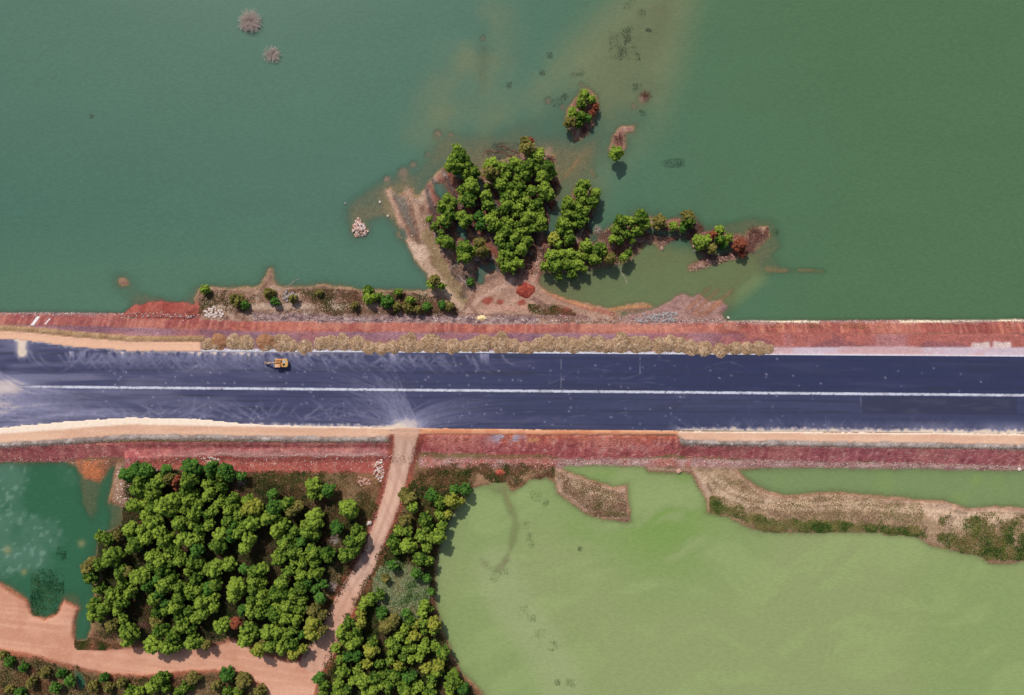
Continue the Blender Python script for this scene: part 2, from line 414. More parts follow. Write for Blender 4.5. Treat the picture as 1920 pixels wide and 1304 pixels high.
# --- low ground
dl = np.full(XX.shape, -60.0)
for p in N_LANDS: dl = np.maximum(dl, sdf(p, LX, LY))
dpool = np.full(XX.shape, -60.0)
for p in N_POOLS: dpool = np.maximum(dpool, sdf(p, LX, LY, 30))
dpond = np.full(XX.shape, -60.0)
pond_each = [sdf(p, LX, LY) for p in S_PONDS]
for d in pond_each: dpond = np.maximum(dpond, d)
dn = dl + rag*0.85 + (fbm(XX, YY, 0.9, 2, 95)-0.5)*4
ds = -dpond + rag*0.55 + (fbm(XX, YY, 0.9, 2, 96)-0.5)*3
dd = np.where(north, dn, ds)
ZZ = np.where(dd > 0, WL + 0.55*(1-np.exp(-dd/11.0)), WL - 2.6*(1-np.exp(dd/30.0)))
def shallow(lst):
    global ZZ
    for p, dep, soft in lst:
        d = sdf(p, LX, LY, 60) + rag*1.3
        t = smooth(-soft, soft, d)
        lev = WL - np.maximum(dep*(1 + 1.5*(n_c-0.5)) + 0.35*(n_a-0.5), 0.05)
        ZZ = np.where((ZZ < lev) & (t > 0), ZZ + (lev-ZZ)*t, ZZ)
shallow(N_SHALLOW); shallow(S_SHALLOW)
pool = smooth(-4, 5, dpool + rag*0.4) * north
ZZ = np.where(dd > 0, ZZ*(1-pool) + (WL-0.35)*pool, ZZ)
landm = smooth(0, 4, dd)
ZZ = ZZ + landm*((n_a-0.5)*0.55 + (n_b-0.5)*0.35 + (n_d-0.5)*0.12)
dry = np.where(~north, np.clip(ds/60.0, 0, 1)*0.6, 0)      # wood floor lies a little higher
ZZ = ZZ + dry
# red mound by the lake
dred = sdf(N_RED, LX, LY) + rag*0.9
ZZ = np.maximum(ZZ, WL - 0.6 + np.clip(dred, -20, 18)*0.11 + (n_b-0.5)*0.8)
# --- embankment
def wy_hi(line): return (652 - pl(line, HX))*S
def wy_lo(line): return (652 - pl(line, LX))*S*KL
ct, tt, cb, tb = wy_hi(CREST_T), wy_lo(TOE_T), wy_hi(CREST_B), wy_lo(TOE_B)
wob = (n_a-0.5)*1.1 + (n_b-0.5)*0.8
up = (YY + wob*0.5 - ct)/(tt-ct); dn_ = (cb - YY + wob*0.5)/(cb-tb)
zt = -0.45 - np.clip(up, 0, 3)*3.35; zb = -0.05 - np.clip(dn_, 0, 3)*3.75
bench = (HX > 230) & (HX < 735)
zb = np.where(bench & (dn_ > 0.45), -1.75 - np.clip(dn_-0.95, 0, 3)*2.2, zb)
EMB = np.minimum(zt, zb)
onroad_t = smooth(654, 662, HY - (pl(ASPH_T, HX)-660))      # step from the berm up to the roadbed
EMB = np.where((up <= 0) & (dn_ <= 0), -0.45 + 0.25*onroad_t, EMB)
emb_rough = ((n_b-0.5)*0.5 + (n_d-0.5)*0.25) * smooth(0.02, 0.3, np.maximum(up, dn_))
EMB = EMB + emb_rough
is_emb = EMB > ZZ
ZZ = np.maximum(ZZ, EMB)
# --- sand shoulders lying on the edge of the asphalt
edge_n = (n_b-0.5)*3.4 + (n_d-0.5)*3.0 + (n_a-0.5)*2.5
sti = pl(SAND_T_IN, HX) + edge_n*0.8; sto = pl(SAND_T_OUT, HX)
m_st = smooth(sto-1.0, sto+1.5, HY) * (1-smooth(sti-0.6, sti+0.6, HY)) * (HX < 378 + edge_n)
ridge_t = np.exp(-((HY - (sto-5.5 + edge_n*0.5))/5.5)**2) * (HX < 384)
ZZ = np.where(m_st > 0.02, np.maximum(ZZ, -0.2 + 0.28*m_st), ZZ)
ZZ = ZZ + ridge_t*(0.8 + 0.5*(n_b-0.5))
sbi = pl(SAND_B_IN, HX) - np.abs(edge_n)*0.9; sbm = pl(SAND_B_MID, HX) + edge_n*0.5; sbo = pl(SAND_B_OUT, HX) + (n_c-0.5)*5 + edge_n*0.5
m_sb = smooth(sbi-0.6, sbi+0.6, HY) * (1-smooth(sbo-1, sbo+2, HY))
ZZ = np.where(m_sb > 0.02, np.maximum(ZZ, -0.2 + 0.27*m_sb), ZZ)
rsec = (1-smooth(728, 742, HX)) + smooth(1268, 1282, HX)
ridge_b = np.exp(-((HY - (sbo+5.5 + edge_n*0.5))/5.0)**2) * rsec
ZZ = ZZ + ridge_b*(0.55 + 0.5*(n_b-0.5))
# --- the earth track ramps down from the road
dtrk = linedist(TRACK, np.where(LY < 870, HX, LX), np.where(LY < 870, HY, LY), 60)
twid = np.interp(LY, [800, 840, 930, 1000, 1060, 1110, 1190, 1240], [24, 19, 16, 15, 16, 18, 20, 24])
m_trk = (1-smooth(twid-3, twid+3, dtrk + edge_n*0.8)) * (LY > 800)
ztrk = np.interp(LY, [800, 815, 870, 900], [0.02, -0.1, -2.6, -3.1])
bank = (1-smooth(twid, twid+14, dtrk))*(LY > 806)
ZZ = ZZ*(1-bank) + np.where(bank > 0, (ztrk-0.25*(dtrk/twid > 1)), 0)*bank
d_low = sdf(LOWROAD, LX, LY) + edge_n*0.8
m_low = smooth(-2, 4, d_low)
ZZ = np.where(LY > 1050, ZZ*(1-m_low*0.8) + (-3.25)*m_low*0.8, ZZ)
berm = np.exp(-((d_low+5)/4.0)**2) * (LY > 1210)
ZZ = ZZ + berm*0.45*(n_b)

# --- colours
COL = np.zeros(XX.shape + (3,))
def paint(mask, rgb):
    global COL
    c = lin(*rgb) if not isinstance(rgb, np.ndarray) else rgb
    m = np.clip(mask, 0, 1)[..., None]
    COL = COL*(1-m) + c*m
one = np.ones(XX.shape)
t1 = smooth(0.35, 0.65, n_a); t2 = smooth(0.38, 0.62, n_b); t3 = smooth(0.4, 0.6, n_c)
paint(one, (150, 124, 92))                                    # lake bed silt
paint(north*landm, (150, 116, 98))
paint(north*landm*t1*0.6, (170, 136, 114))
paint(north*landm*(1-t2)*0.6, (112, 82, 68))
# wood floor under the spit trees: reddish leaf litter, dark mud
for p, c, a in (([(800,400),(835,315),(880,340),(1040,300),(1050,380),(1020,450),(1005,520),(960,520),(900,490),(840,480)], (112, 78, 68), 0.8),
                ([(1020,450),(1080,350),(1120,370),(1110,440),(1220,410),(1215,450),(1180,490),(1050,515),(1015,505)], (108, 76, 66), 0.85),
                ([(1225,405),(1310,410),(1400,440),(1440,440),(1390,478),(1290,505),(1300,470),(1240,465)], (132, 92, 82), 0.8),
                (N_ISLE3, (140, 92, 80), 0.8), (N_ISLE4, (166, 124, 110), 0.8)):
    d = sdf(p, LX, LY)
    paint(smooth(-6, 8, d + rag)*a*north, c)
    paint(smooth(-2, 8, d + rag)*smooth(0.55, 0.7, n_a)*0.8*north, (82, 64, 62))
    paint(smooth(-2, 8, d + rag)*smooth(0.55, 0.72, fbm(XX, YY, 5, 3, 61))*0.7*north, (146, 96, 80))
for a, b, c, wd in ((((838,312),(860,365),(885,415),(905,450),(925,470)), 5, (150,84,66), 4), (((800,350),(815,385),(830,420)), 4, (152,110,96), 4), (((1010,520),(1012,480),(1025,440),(1040,410)), 9, (126,84,72), 4), (((925,470),(945,485)),4,(150,84,66),4)):
    paint((1-smooth(b-2, b+3, linedist(a, LX, LY, 30)+edge_n*0.7))*0.85, c)
spitm = smooth(-4, 6, sdf([(800,345),(838,312),(880,340),(1000,275),(1045,300),(1046,380),(1010,515),(960,520),(880,500),(830,470),(800,420)], LX, LY)+rag)
ph = ((LX-838)*0.876 - (LY-312)*0.482 + (n_a-0.5)*10)/23.0
fur = 0.5+0.5*np.cos(2*np.pi*ph)
ZZ = ZZ - spitm*smooth(0.45, 0.1, fur)*0.34
paint(spitm*smooth(0.4, 0.1, fur)*0.75, (84, 74, 76)); paint(spitm*smooth(0.6, 0.95, fur)*0.6, (150, 94, 78))
mot = fbm(XX, YY, 1.8, 3, 311)
paint(north*landm*smooth(0.56, 0.72, mot)*0.5, (104, 82, 72)); paint(north*landm*smooth(0.58, 0.74, 1-mot)*0.45, (196, 170, 150))
# grey mud flat, ridges of the spit
paint(smooth(-2, 4, sdf([(732,358),(762,373),(772,410),(782,444),(772,437),(753,404),(744,386)], LX, LY)+edge_n*0.5)*0.85, (112, 104, 94))
paint((1-smooth(2, 6, linedist([(724,358),(738,385),(748,410),(760,440),(775,470)], LX, LY, 30)+edge_n*0.8))*0.7, (186, 148, 126))
paint((1-smooth(2, 6, linedist([(762,355),(778,385),(788,415),(792,445)], LX, LY, 30)+edge_n*0.8))*0.7, (180, 146, 124))
paint((1-smooth(2, 5, linedist([(800,352),(806,385),(818,425)], LX, LY, 30)+edge_n*0.8))*0.7, (84, 76, 74))
paint((1-smooth(5, 12, linedist([(772,462),(800,500),(838,545),(862,572)], LX, LY, 40)+edge_n))*0.8, (196, 164, 138))
paint((1-smooth(6, 13, linedist([(800,440),(822,490),(846,530),(870,560)], LX, LY, 40)+edge_n))*0.7, (142, 122, 86))
paint(smooth(-2, 5, sdf([(763,452),(800,460),(808,480),(790,495),(776,485)], LX, LY)+edge_n)*0.75, (206, 176, 154))
paint(smooth(-4, 6, sdf([(870,545),(930,520),(1000,525),(1060,565),(1140,582),(1150,600),(880,600)], LX, LY)+rag)*0.75, (176, 138, 118))
paint(smooth(-6, 8, sdf([(985,500),(1012,480),(1010,520),(990,560),(965,540)], LX, LY)+rag)*0.8, (168, 118, 102))
for cx, cy, rr in ((985,546,17),(913,563,13),(938,567,9),(978,567,10),(1060,585,14),(1040,580,10)):
    paint((1-smooth(rr*0.5, rr*1.1, np.hypot((LX-cx), (LY-cy)*1.3)+edge_n))*0.85, (150, 70, 56))
paint((1-smooth(3, 7, np.hypot((LX-903)/1.8, LY-597)+edge_n*0.3)), (232, 204, 150))
paint((1-smooth(3, 8, np.abs(LY-575-edge_n)))*((LX > 400) & (LX < 680))*0.6*north, (196, 172, 150))
# eastern heap of spoil and drowned ruts
d = sdf(N_LAND2, LX, LY)
paint(smooth(-10, 4, d+rag)*0.85*north*(HY < 612), (168, 132, 122))
paint(smooth(-10, 4, d+rag)*t2*0.6*north*(HY < 612), (136, 100, 98))
for pts, wd_, c_ in (([(1012,480),(1005,515),(985,548),(950,575),(890,592)], 6, (190,150,130)), ([(1015,530),(1040,555),(1085,572),(1150,590)], 5, (160,96,76)), ([(1020,545),(1060,562),(1110,578)], 3, (196,140,104)),
    ([(960,525),(930,545),(900,560),(875,585)], 4, (192,156,138)), ([(890,545),(880,570),(895,592)], 4, (136,100,86)), ([(1000,560),(1050,590),(1100,596)], 4, (122,88,80)), ([(880,590),(960,593),(1050,596)], 3, (120,92,88)), ([(920,575),(970,580),(1000,572)], 4, (186,140,120))):
    paint((1-smooth(wd_*0.4, wd_*1.3, linedist(pts, LX, LY, 30)+edge_n*0.9))*0.75, c_)
rub = ((HX > 470) & (HX < 1010))*smooth(0.62, 0.8, up+0.3*(n_a-0.5))*(1-smooth(1.35, 1.7, up+0.3*(n_a-0.5)))*north
paint(rub*0.7, (146, 118, 118)); paint(rub*smooth(0.5, 0.66, n_d)*0.8, (96, 76, 82)); paint(rub*smooth(0.52, 0.7, 1-n_d)*0.5, (190, 168, 162))
for k, (a, b) in enumerate((((1300,588),(1345,545)), ((1310,592),(1372,548)), ((1290,580),(1330,540)), ((1322,590),(1352,568)))):
    rut = (1-smooth(2, 5, linedist([a, b], LX, LY, 30)+edge_n*0.5))
    ZZ = np.where((rut > 0) & (ZZ < WL-0.1), ZZ + rut*(WL-0.12-ZZ)*0.9, ZZ)
    paint(rut*0.7, (156, 108, 84))
for pts, r_ in (([(1440,505),(1475,508)], 6), ([(1500,506),(1545,510)], 6), ([(1060,330),(1085,300)], 4), ([(1110,320),(1116,330)], 4), ([(1145,581),(1180,576),(1220,574)], 4)):
    sb_ = (1-smooth(r_*0.4, r_*1.4, linedist(pts, LX, LY, 30)+edge_n*0.6))
    ZZ = np.where((sb_ > 0) & (ZZ < WL), ZZ + sb_*(WL-0.16-ZZ)*0.85, ZZ)
    paint(sb_*0.8, (178, 128, 88))
# lumps of drowned scrub ground
for cx, cy, rr in ((820,250,13),(845,253,8),(905,72,7),(907,92,6),(900,140,5),(1028,190,10),(1055,200,8),(1075,140,9),(1090,158,8),(1207,185,14),(1190,200,9),(1030,280,7),(1015,288,8),(755,322,18),(775,308,12),(725,335,10),(800,290,8)):
    g_ = (1-smooth(rr*0.2, rr*1.3, np.hypot(LX-cx, LY-cy)+rag*0.7))
    ZZ = np.where((g_ > 0) & (ZZ < WL), ZZ + g_*(WL-0.02-ZZ)*0.9, ZZ)
    paint(g_*0.8, (158, 126, 112))
# --- south
sm = (~north)*one
paint(sm*landm, (122, 98, 72)); paint(sm*landm*t1*0.6, (104, 92, 54)); paint(sm*landm*t2*0.55, (142, 112, 84))
paint(sm*landm*smooth(0.55, 0.7, n_a)*0.6, (112, 72, 58))
paint(sm*landm*smooth(0.5, 0.62, fbm(XX, YY, 14, 3, 77))*smooth(960, 900, LY)*0.7, (138, 96, 70))
for p, c, a in ((S_PONDS and [(1045,880),(1106,900),(1152,915),(1175,911),(1181,977),(1131,975),(1067,940),(1042,920)], (174, 142, 120), 0.85),
                ([(1298,870),(1378,878),(1415,911),(1472,931),(1565,922),(1725,938),(1867,950),(1960,956),(1960,1060),(1856,1055),(1750,1025),(1636,998),(1437,997),(1326,961)], (172, 142, 114), 0.85),
                ([(1720,938),(1860,950),(1940,956),(1940,975),(1830,990),(1760,985)], (188, 158, 134), 0.7),
                ([(1300,880),(1350,885),(1380,930),(1330,930)], (178, 146, 120), 0.7),
                ([(205,870),(260,870),(245,905),(245,950),(212,955),(212,905)], (168, 134, 112), 0.8),
                ([(900,870),(1050,870),(1040,900),(985,905),(950,905),(900,910),(885,915)], (164, 128, 98), 0.85),
                ([(140,862),(205,862),(200,885),(186,905),(158,898),(145,880)], (186, 112, 74), 0.9)):
    d = sdf(p, LX, LY)
    paint(smooth(-3, 5, d+rag*0.5)*a*sm, c)
    paint(smooth(-3, 5, d+rag*0.5)*smooth(0.52, 0.66, n_b)*0.5*sm, (108, 84, 66))
for pts in ([(1320,895),(1350,925),(1400,945),(1480,955),(1600,952),(1720,958)], [(1335,890),(1370,920),(1430,938),(1520,945),(1640,942)], [(1060,900),(1110,922),(1165,938)], [(1310,890),(1330,930)], [(1740,965),(1800,985),(1860,975)], [(1700,950),(1790,965),(1900,970)]):
    paint((1-smooth(1.5, 6, linedist(pts, LX, LY, 30)+edge_n*1.2))*0.65*sm, (206, 176, 148))
paint(np.exp(-((-dpond-5+edge_n)/4.0)**2)*0.6*sm*(LX > 1040)*(LY < 960), (196, 162, 140))
dS = -dpond
paint(np.exp(-((dS-1.5+edge_n*0.4)/2.6)**2)*0.55*sm, (150, 104, 78))
for p in ([(235,880),(450,880),(470,915),(560,930),(620,960),(640,1040),(610,1110),(590,1195),(540,1225),(430,1190),(400,1205),(290,1205),(200,1190),(185,1100),(200,1020),(240,950)], [(770,960),(835,985),(815,1050),(812,1120),(820,1170),(850,1240),(880,1310),(610,1310),(640,1190),(690,1100),(740,1000)]):  # wood and belt floor, tree shade put into the soil colour
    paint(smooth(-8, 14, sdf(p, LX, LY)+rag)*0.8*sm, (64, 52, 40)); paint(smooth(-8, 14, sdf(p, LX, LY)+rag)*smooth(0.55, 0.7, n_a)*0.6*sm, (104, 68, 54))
# earth roads
paint(sm*smooth(-14, 2, d_low+rag)*0.8*(1-m_trk), (164, 92, 70))
paint(sm*m_low, (206, 152, 126)); paint(sm*m_low*t3*0.6, (190, 134, 108)); paint(sm*m_low*smooth(0.45, 0.75, fbm(XX*0.08+YY*0.02, YY+XX*0.12, 1.3, 3, 323))*0.5, (222, 172, 144)); paint(sm*m_low*smooth(0.5, 0.72, fbm(XX, YY, 7, 4, 324))*0.4, (184, 124, 98))
# --- embankment
face_t = smooth(-0.02, 0.1, up)*is_emb*north; flat_t = (up <= 0.02)*north*(HY > 590)
face_b = smooth(-0.02, 0.08, dn_)*is_emb*(~north)
vst = fbm(XX, YY*0.12, 1.6, 3, 33)               # streaks running down the slope
paint(flat_t*1.0, (146, 104, 112))
paint(flat_t*smooth(0.4, 0.65, fbm(XX*0.25, YY, 3.0, 4, 41))*0.75, (164, 102, 96))
paint(flat_t*smooth(0.55, 0.7, n_a)*0.5, (128, 110, 128))
paint(flat_t*smooth(1150, 1480, HX)*0.85, (172, 100, 88))
paint(face_t, (156, 88, 80)); paint(face_t*smooth(0.42, 0.6, vst)*0.7, (184, 112, 92)); paint(face_t*smooth(0.5, 0.64, n_a)*0.6, (132, 66, 64))
paint(face_t*(1-smooth(200, 520, HX))*0.55, (136, 74, 80))
paint(face_t*smooth(0.72, 1.0, up)*0.8*((HX > 370) & (HX < 1360)), (150, 118, 116))
paint(face_t*smooth(0.80, 1.0, up + 0.25*(n_b-0.5))*0.75, (156, 130, 126))
paint((face_t > 0)*np.exp(-((up-0.02)/0.05)**2)*0.4, (110, 66, 66))
paint(smooth(-8, 4, dred)*(up > 0.8)*north, (146, 72, 64)); paint(smooth(-8, 4, dred)*(up > 0.8)*north*t2*0.6, (170, 98, 84))
lowp = fbm(XX, YY*0.5, 14, 3, 301); lowq = fbm(XX*0.6, YY, 5, 4, 303); vs2 = fbm(XX, YY*0.1, 0.7, 2, 305)
paint(face_t*smooth(0.5, 0.68, lowp)*0.5, (186, 122, 106)); paint(face_t*smooth(0.52, 0.7, lowq)*0.45, (124, 68, 68))
paint(face_t*smooth(0.55, 0.8, vs2)*0.4, (196, 136, 118)); paint(face_t*smooth(0.58, 0.8, 1-vs2)*0.35, (122, 66, 64))
paint(face_t*((HX > 480) & (HX < 1440))*smooth(0.45, 0.7, fbm(XX, YY*0.3, 6, 3, 307))*smooth(0.15, 0.4, up)*0.5, (190, 132, 112))
paint(flat_t*smooth(0.5, 0.66, lowq)*0.5, (112, 80, 92)); paint(flat_t*smooth(0.55, 0.72, lowp)*0.45, (172, 130, 134))
SLOPE_VAR = (lowp, lowq, vs2)
base_m = smooth(1436, 1446, HX)*smooth(650, 652, HY+edge_n*0.3)*north
paint(base_m, (196, 176, 184)); paint(base_m*smooth(0.45, 0.6, n_a)*0.75, (196, 152, 148)); paint(base_m*smooth(664, 666, HY-(pl(ASPH_T, HX)-667)), (208, 204, 212))
under = smooth(656, 659, HY-(pl(ASPH_T, HX)-662))*north*(HX > 376)*(1-smooth(1436, 1446, HX))
paint(under, (196, 196, 206))
for x0, x1 in ((1372,1545),(1693,2000)):
    ys = np.interp(HX, [1372, 1545, 1693, 1920], [600, 603.5, 603.5, 599.5])
    paint((1-smooth(1.6, 3.2, np.abs(LY-ys+edge_n*0.4)))*(HX > x0+edge_n*2)*(HX < x1), (236, 216, 188))
for a in ((1820,1860,648),(1860,1900,647)):
    paint(smooth(a[0], a[0]+6, HX)*(1-smooth(a[1]-6, a[1], HX))*(1-smooth(3, 7, np.abs(HY-a[2]+edge_n)))*0.8, (220, 200, 194))
# lower face, reds lightened to make up for facing away from the sun
paint(face_b, (186, 102, 100)); paint(face_b*smooth(0.45, 0.62, vst)*0.55, (204, 128, 114)); paint(face_b*smooth(0.48, 0.66, n_a)*0.5, (164, 84, 86))
paint(face_b*smooth(1250, 1600, HX)*0.5, (180, 104, 114))
paint(face_b*((HX > 785) & (HX < 1290))*(1-smooth(0.0, 0.6, dn_))*0.75, (206, 112, 74))
dnn = dn_ + 0.34*(n_b-0.5) + 0.3*(n_a-0.5)
paint(face_b*smooth(0.5, 0.68, lowp)*0.45, (206, 136, 122)); paint(face_b*smooth(0.52, 0.7, lowq)*0.5, (150, 78, 82))
paint(face_b*smooth(0.55, 0.8, vs2)*0.4, (212, 146, 130)); paint(face_b*smooth(0.58, 0.8, 1-vs2)*0.35, (146, 72, 72))
paint(face_b*((HX > 785) & (HX < 1290))*smooth(0.35, 0.75, dn_+0.3*(n_a-0.5))*0.6, (156, 74, 74))
paint(face_b*smooth(0.6, 0.74, n_d)*0.5, (126, 62, 64)); paint(face_b*smooth(0.64, 0.76, 1-n_d)*0.5, (222, 168, 156))
bn = bench*smooth(0.42, 0.6, dnn)*(1-smooth(0.92, 1.1, dnn))*(~north)*smooth(235, 420, HX)*(1-smooth(700, 735, HX))
paint(bn*0.85, (172, 124, 118)); paint(bn*t2*0.6, (152, 92, 88)); paint(bn*smooth(0.84, 0.93, dnn)*0.7, (206, 168, 156))
redfoot = ((HX > 240) & (HX < 725))*smooth(1.0, 1.15, dn_ + 0.1*(n_b-.5))*(1-smooth(884, 889, LY+edge_n+ (HX < 400)*8))*(~north)
paint(redfoot, (160, 84, 76)); paint(redfoot*t2*0.6, (170, 96, 82)); paint(redfoot*smooth(0.6, 0.75, n_d)*0.6, (190, 128, 112))
foot = smooth(0.86, 1.0, dn_ + 0.12*(n_b-0.5))*(~north)*(HX > 785)*(1-smooth(10, 16, LY-pl(TOE_B, LX)+edge_n))
paint(foot*0.85, (188, 150, 144)); paint(foot*t2*0.6, (146, 98, 92))
paint(foot*(HX < 1300)*smooth(0.5, 0.65, n_a)*0.7, (168, 92, 74))
paint(np.exp(-((HX-950)/28.0)**2)*np.exp(-((HY-822)/10.0)**2)*smooth(0.42, 0.55, n_b)*1.2, (168, 164, 178))
paint((1-smooth(3, 8, np.hypot((HX-1000)/2.2, HY-826)+edge_n*1.2))*0.85, (204, 142, 96))
# sand and gravel shoulders
paint(m_st, (226, 178, 148)); paint(m_st*smooth(0.5, 0.7, n_a)*0.4, (212, 166, 136))
paint(smooth(0.18, 0.5, ridge_t), (158, 124, 92)); paint(smooth(0.18, 0.5, ridge_t)*t2*0.6, (184, 150, 114))
sb_all = m_sb
paint(sb_all, (214, 170, 142)); paint(sb_all*smooth(0.5, 0.7, n_a)*0.35, (228, 190, 160)); paint(sb_all*smooth(0.52, 0.7, fbm(XX*0.1, YY, 1.2, 3, 331))*0.4, (198, 152, 126))
paint(sb_all*(1-smooth(sbm-2, sbm+1.5, HY)), (240, 218, 196))
org = ((HX > 785) & (HX < 1272))*sb_all
paint(org*0.75, (214, 142, 100)); paint(org*smooth(0.45, 0.6, n_b)*0.45, (190, 110, 76))
paint(smooth(0.2, 0.5, ridge_b), (168, 152, 144)); paint(smooth(0.2, 0.5, ridge_b)*smooth(0.4, 0.65, n_b)*0.7, (120, 104, 98)); paint(smooth(0.2, 0.5, ridge_b)*smooth(0.62, 0.8, n_d)*0.7, (202, 188, 178))
tb_ = (1-smooth(twid+2, twid+16, dtrk+rag*0.7))*(LY > 812)*(1-m_low*(LY > 1150))
paint(tb_, (150, 78, 62)); paint(tb_*t2*0.5, (120, 64, 58))
paint(m_trk, (206, 164, 142))
for off, wd in ((-0.42, 0.16), (0.42, 0.16), (0.0, 0.12)):
    # wheel ruts along the track
    cx_ = np.interp(LY, [p[1] for p in TRACK], [p[0] for p in TRACK])
    q = ((np.where(LY < 870, HX, LX)-cx_)*0.9)/twid
    paint(m_trk*np.exp(-((q-off+0.06*(n_a-0.5))/wd)**2)*(0.5 if off else 0.35)*(0.4+0.8*n_b), (224, 190, 170) if off else (150, 118, 104))
stk = fbm(XX*0.5 + YY*0.9, (YY*0.5 - XX*0.9)*0.06, 1.2, 3, 321)
paint(m_trk*smooth(0.5, 0.75, fbm(XX*0.92+YY*0.38, (YY*0.92-XX*0.38)*0.06, 0.9, 3, 322))*0.5, (182, 140, 122))
paint(m_trk*smooth(985, 1060, LY)*(1-smooth(1060, 1100, LY))*smooth(0.4, 0.7, n_b)*0.7, (138, 108, 104))
paint(m_trk*smooth(1080, 1140, LY)*0.5, (196, 142, 116))
paint((1-smooth(14, 26, np.hypot((HX-765), (HY-812)*1.2)+edge_n*2))*0.75, (206, 160, 134))
# under the asphalt
paint(((HY > pl(ASPH_T, HX)+2) & (HY < pl(ASPH_B, HX)-2) & (m_st < 0.03) & (m_sb < 0.03))*1.0, (150, 140, 140))
COL = np.clip(COL*0.98, 0.004, 0.9)
ROUGH = np.ones(XX.shape)
for m_, v_ in ((m_trk, 0.30), (m_low*(~north), 0.30), (m_st, 0.22), (m_sb, 0.30), (base_m, 0.4)):
    ROUGH = ROUGH*(1-np.clip(m_, 0, 1)) + v_*np.clip(m_, 0, 1)

ny, nx = XX.shape
def grid_faces(ny, nx):
    i = np.arange(nx*ny).reshape(ny, nx)
    return np.stack([i[:-1,:-1].ravel(), i[:-1,1:].ravel(), i[1:,1:].ravel(), i[1:,:-1].ravel()], 1)
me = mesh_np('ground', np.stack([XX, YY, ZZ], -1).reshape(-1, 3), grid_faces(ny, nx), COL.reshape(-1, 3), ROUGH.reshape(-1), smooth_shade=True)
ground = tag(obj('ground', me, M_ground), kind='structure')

ix0 = np.searchsorted(GX, -160.0); iy0 = np.searchsorted(GY, -111.0)
def ground_z(x, y):
    x = np.asarray(x, float); y = np.asarray(y, float)
    i = np.clip(np.searchsorted(GX, x)-1, 0, nx-2); j = np.clip(np.searchsorted(GY, y)-1, 0, ny-2)
    fx = (x-GX[i])/(GX[i+1]-GX[i]); fy = (y-GY[j])/(GY[j+1]-GY[j])
    return (ZZ[j,i]*(1-fx)+ZZ[j,i+1]*fx)*(1-fy) + (ZZ[j+1,i]*(1-fx)+ZZ[j+1,i+1]*fx)*fy

# ------------------------------------------------------------------ water
M_lake = water_mat('lake_water', 0.16, 0.02)
M_pond = water_mat('pond_water', 0.2, 0.006)
def water(name, gx, gy, colf, turb, mat, keep=None):
    x, y = np.meshgrid(gx, gy)
    lx = 960 + x/(S*KL); ly = 652 - y/(S*KL)
    dep = np.maximum(WL - ground_z(x, y), 0.0)
    col = colf(lx, ly, x, y)
    al = 1-np.exp(-dep/turb)
    V = np.stack([x, y, np.full(x.shape, WL)], -1).reshape(-1, 3)
    F = grid_faces(*x.shape)
    wet = (WL - ground_z(x, y) > -1.2)
    if keep is not None: wet &= keep(lx, ly)
    wf = wet.reshape(-1)[F].any(1)
    F = F[wf]
    used = np.unique(F); re = np.full(len(V), -1); re[used] = np.arange(len(used))
    me = mesh_np(name, V[used], re[F], col.reshape(-1, 3)[used], al.reshape(-1)[used])
    return tag(obj(name, me, mat), kind='structure')

def mixc(a, b, t): return a*(1-t[..., None]) + b*t[..., None]
def lake_col(lx, ly, x, y):
    n = fbm(x, y, 60, 3, 51); n2 = fbm(x*0.5, y*1.6, 10, 3, 52); n3 = fbm(x, y, 22, 4, 59)
    c = np.ones(lx.shape+(3,))*lin(76, 109, 91)  # teal base: sky reflection on the left put into the water colour
    c = mixc(c, lin(78, 108, 76), smooth(800, 1600, lx + (n-0.5)*400))
    c = mixc(c, lin(68, 104, 88), smooth(700, 0, lx)*smooth(150, 500, ly))
    c = mixc(c, lin(84, 116, 90), smooth(360, 560, ly)*smooth(900, 300, lx)*0.55)
    c = mixc(c, lin(110, 124, 82), smooth(30, 0, -sdf([(1010,515),(1200,470),(1330,490),(1400,485),(1420,520),(1370,560),(1180,575),(1040,560)], lx, ly))*0.9)
    c = mixc(c, lin(112, 118, 84), smooth(0.2, 0.66, n3)*smooth(78, -20, -sdf([(800,260),(880,60),(920,40),(960,215),(1060,130),(1130,60),(1180,10),(1280,-30),(1240,130),(1200,230),(1130,300),(1100,360),(1045,330),(860,330)], lx, ly, 80))*0.85)
    return c*(0.97+0.06*n2)[..., None]
def west_col(lx, ly, x, y):
    n = fbm(x, y, 12, 4, 53)
    c = np.ones(lx.shape+(3,))*lin(48, 94, 66)
    scum = smooth(70, 10, -sdf([(-20,885),(60,890),(105,930),(110,980),(70,1030),(20,1040),(-20,1000)], lx, ly))
    c = mixc(c, lin(84, 118, 98), scum*smooth(0.35, 0.7, n)*0.7)
    c = mixc(c, lin(120, 150, 132), scum*smooth(0.6, 0.74, fbm(x, y, 1.3, 2, 54))*smooth(0.35, 0.6, n)*0.5)
    for cx, cy, r in ((13,1032,9),(152,1020,8),(44,1073,7)):
        c = mixc(c, lin(140, 138, 92), np.exp(-(np.hypot(lx-cx, ly-cy)/(r*0.75))**2)*0.7)
    return c
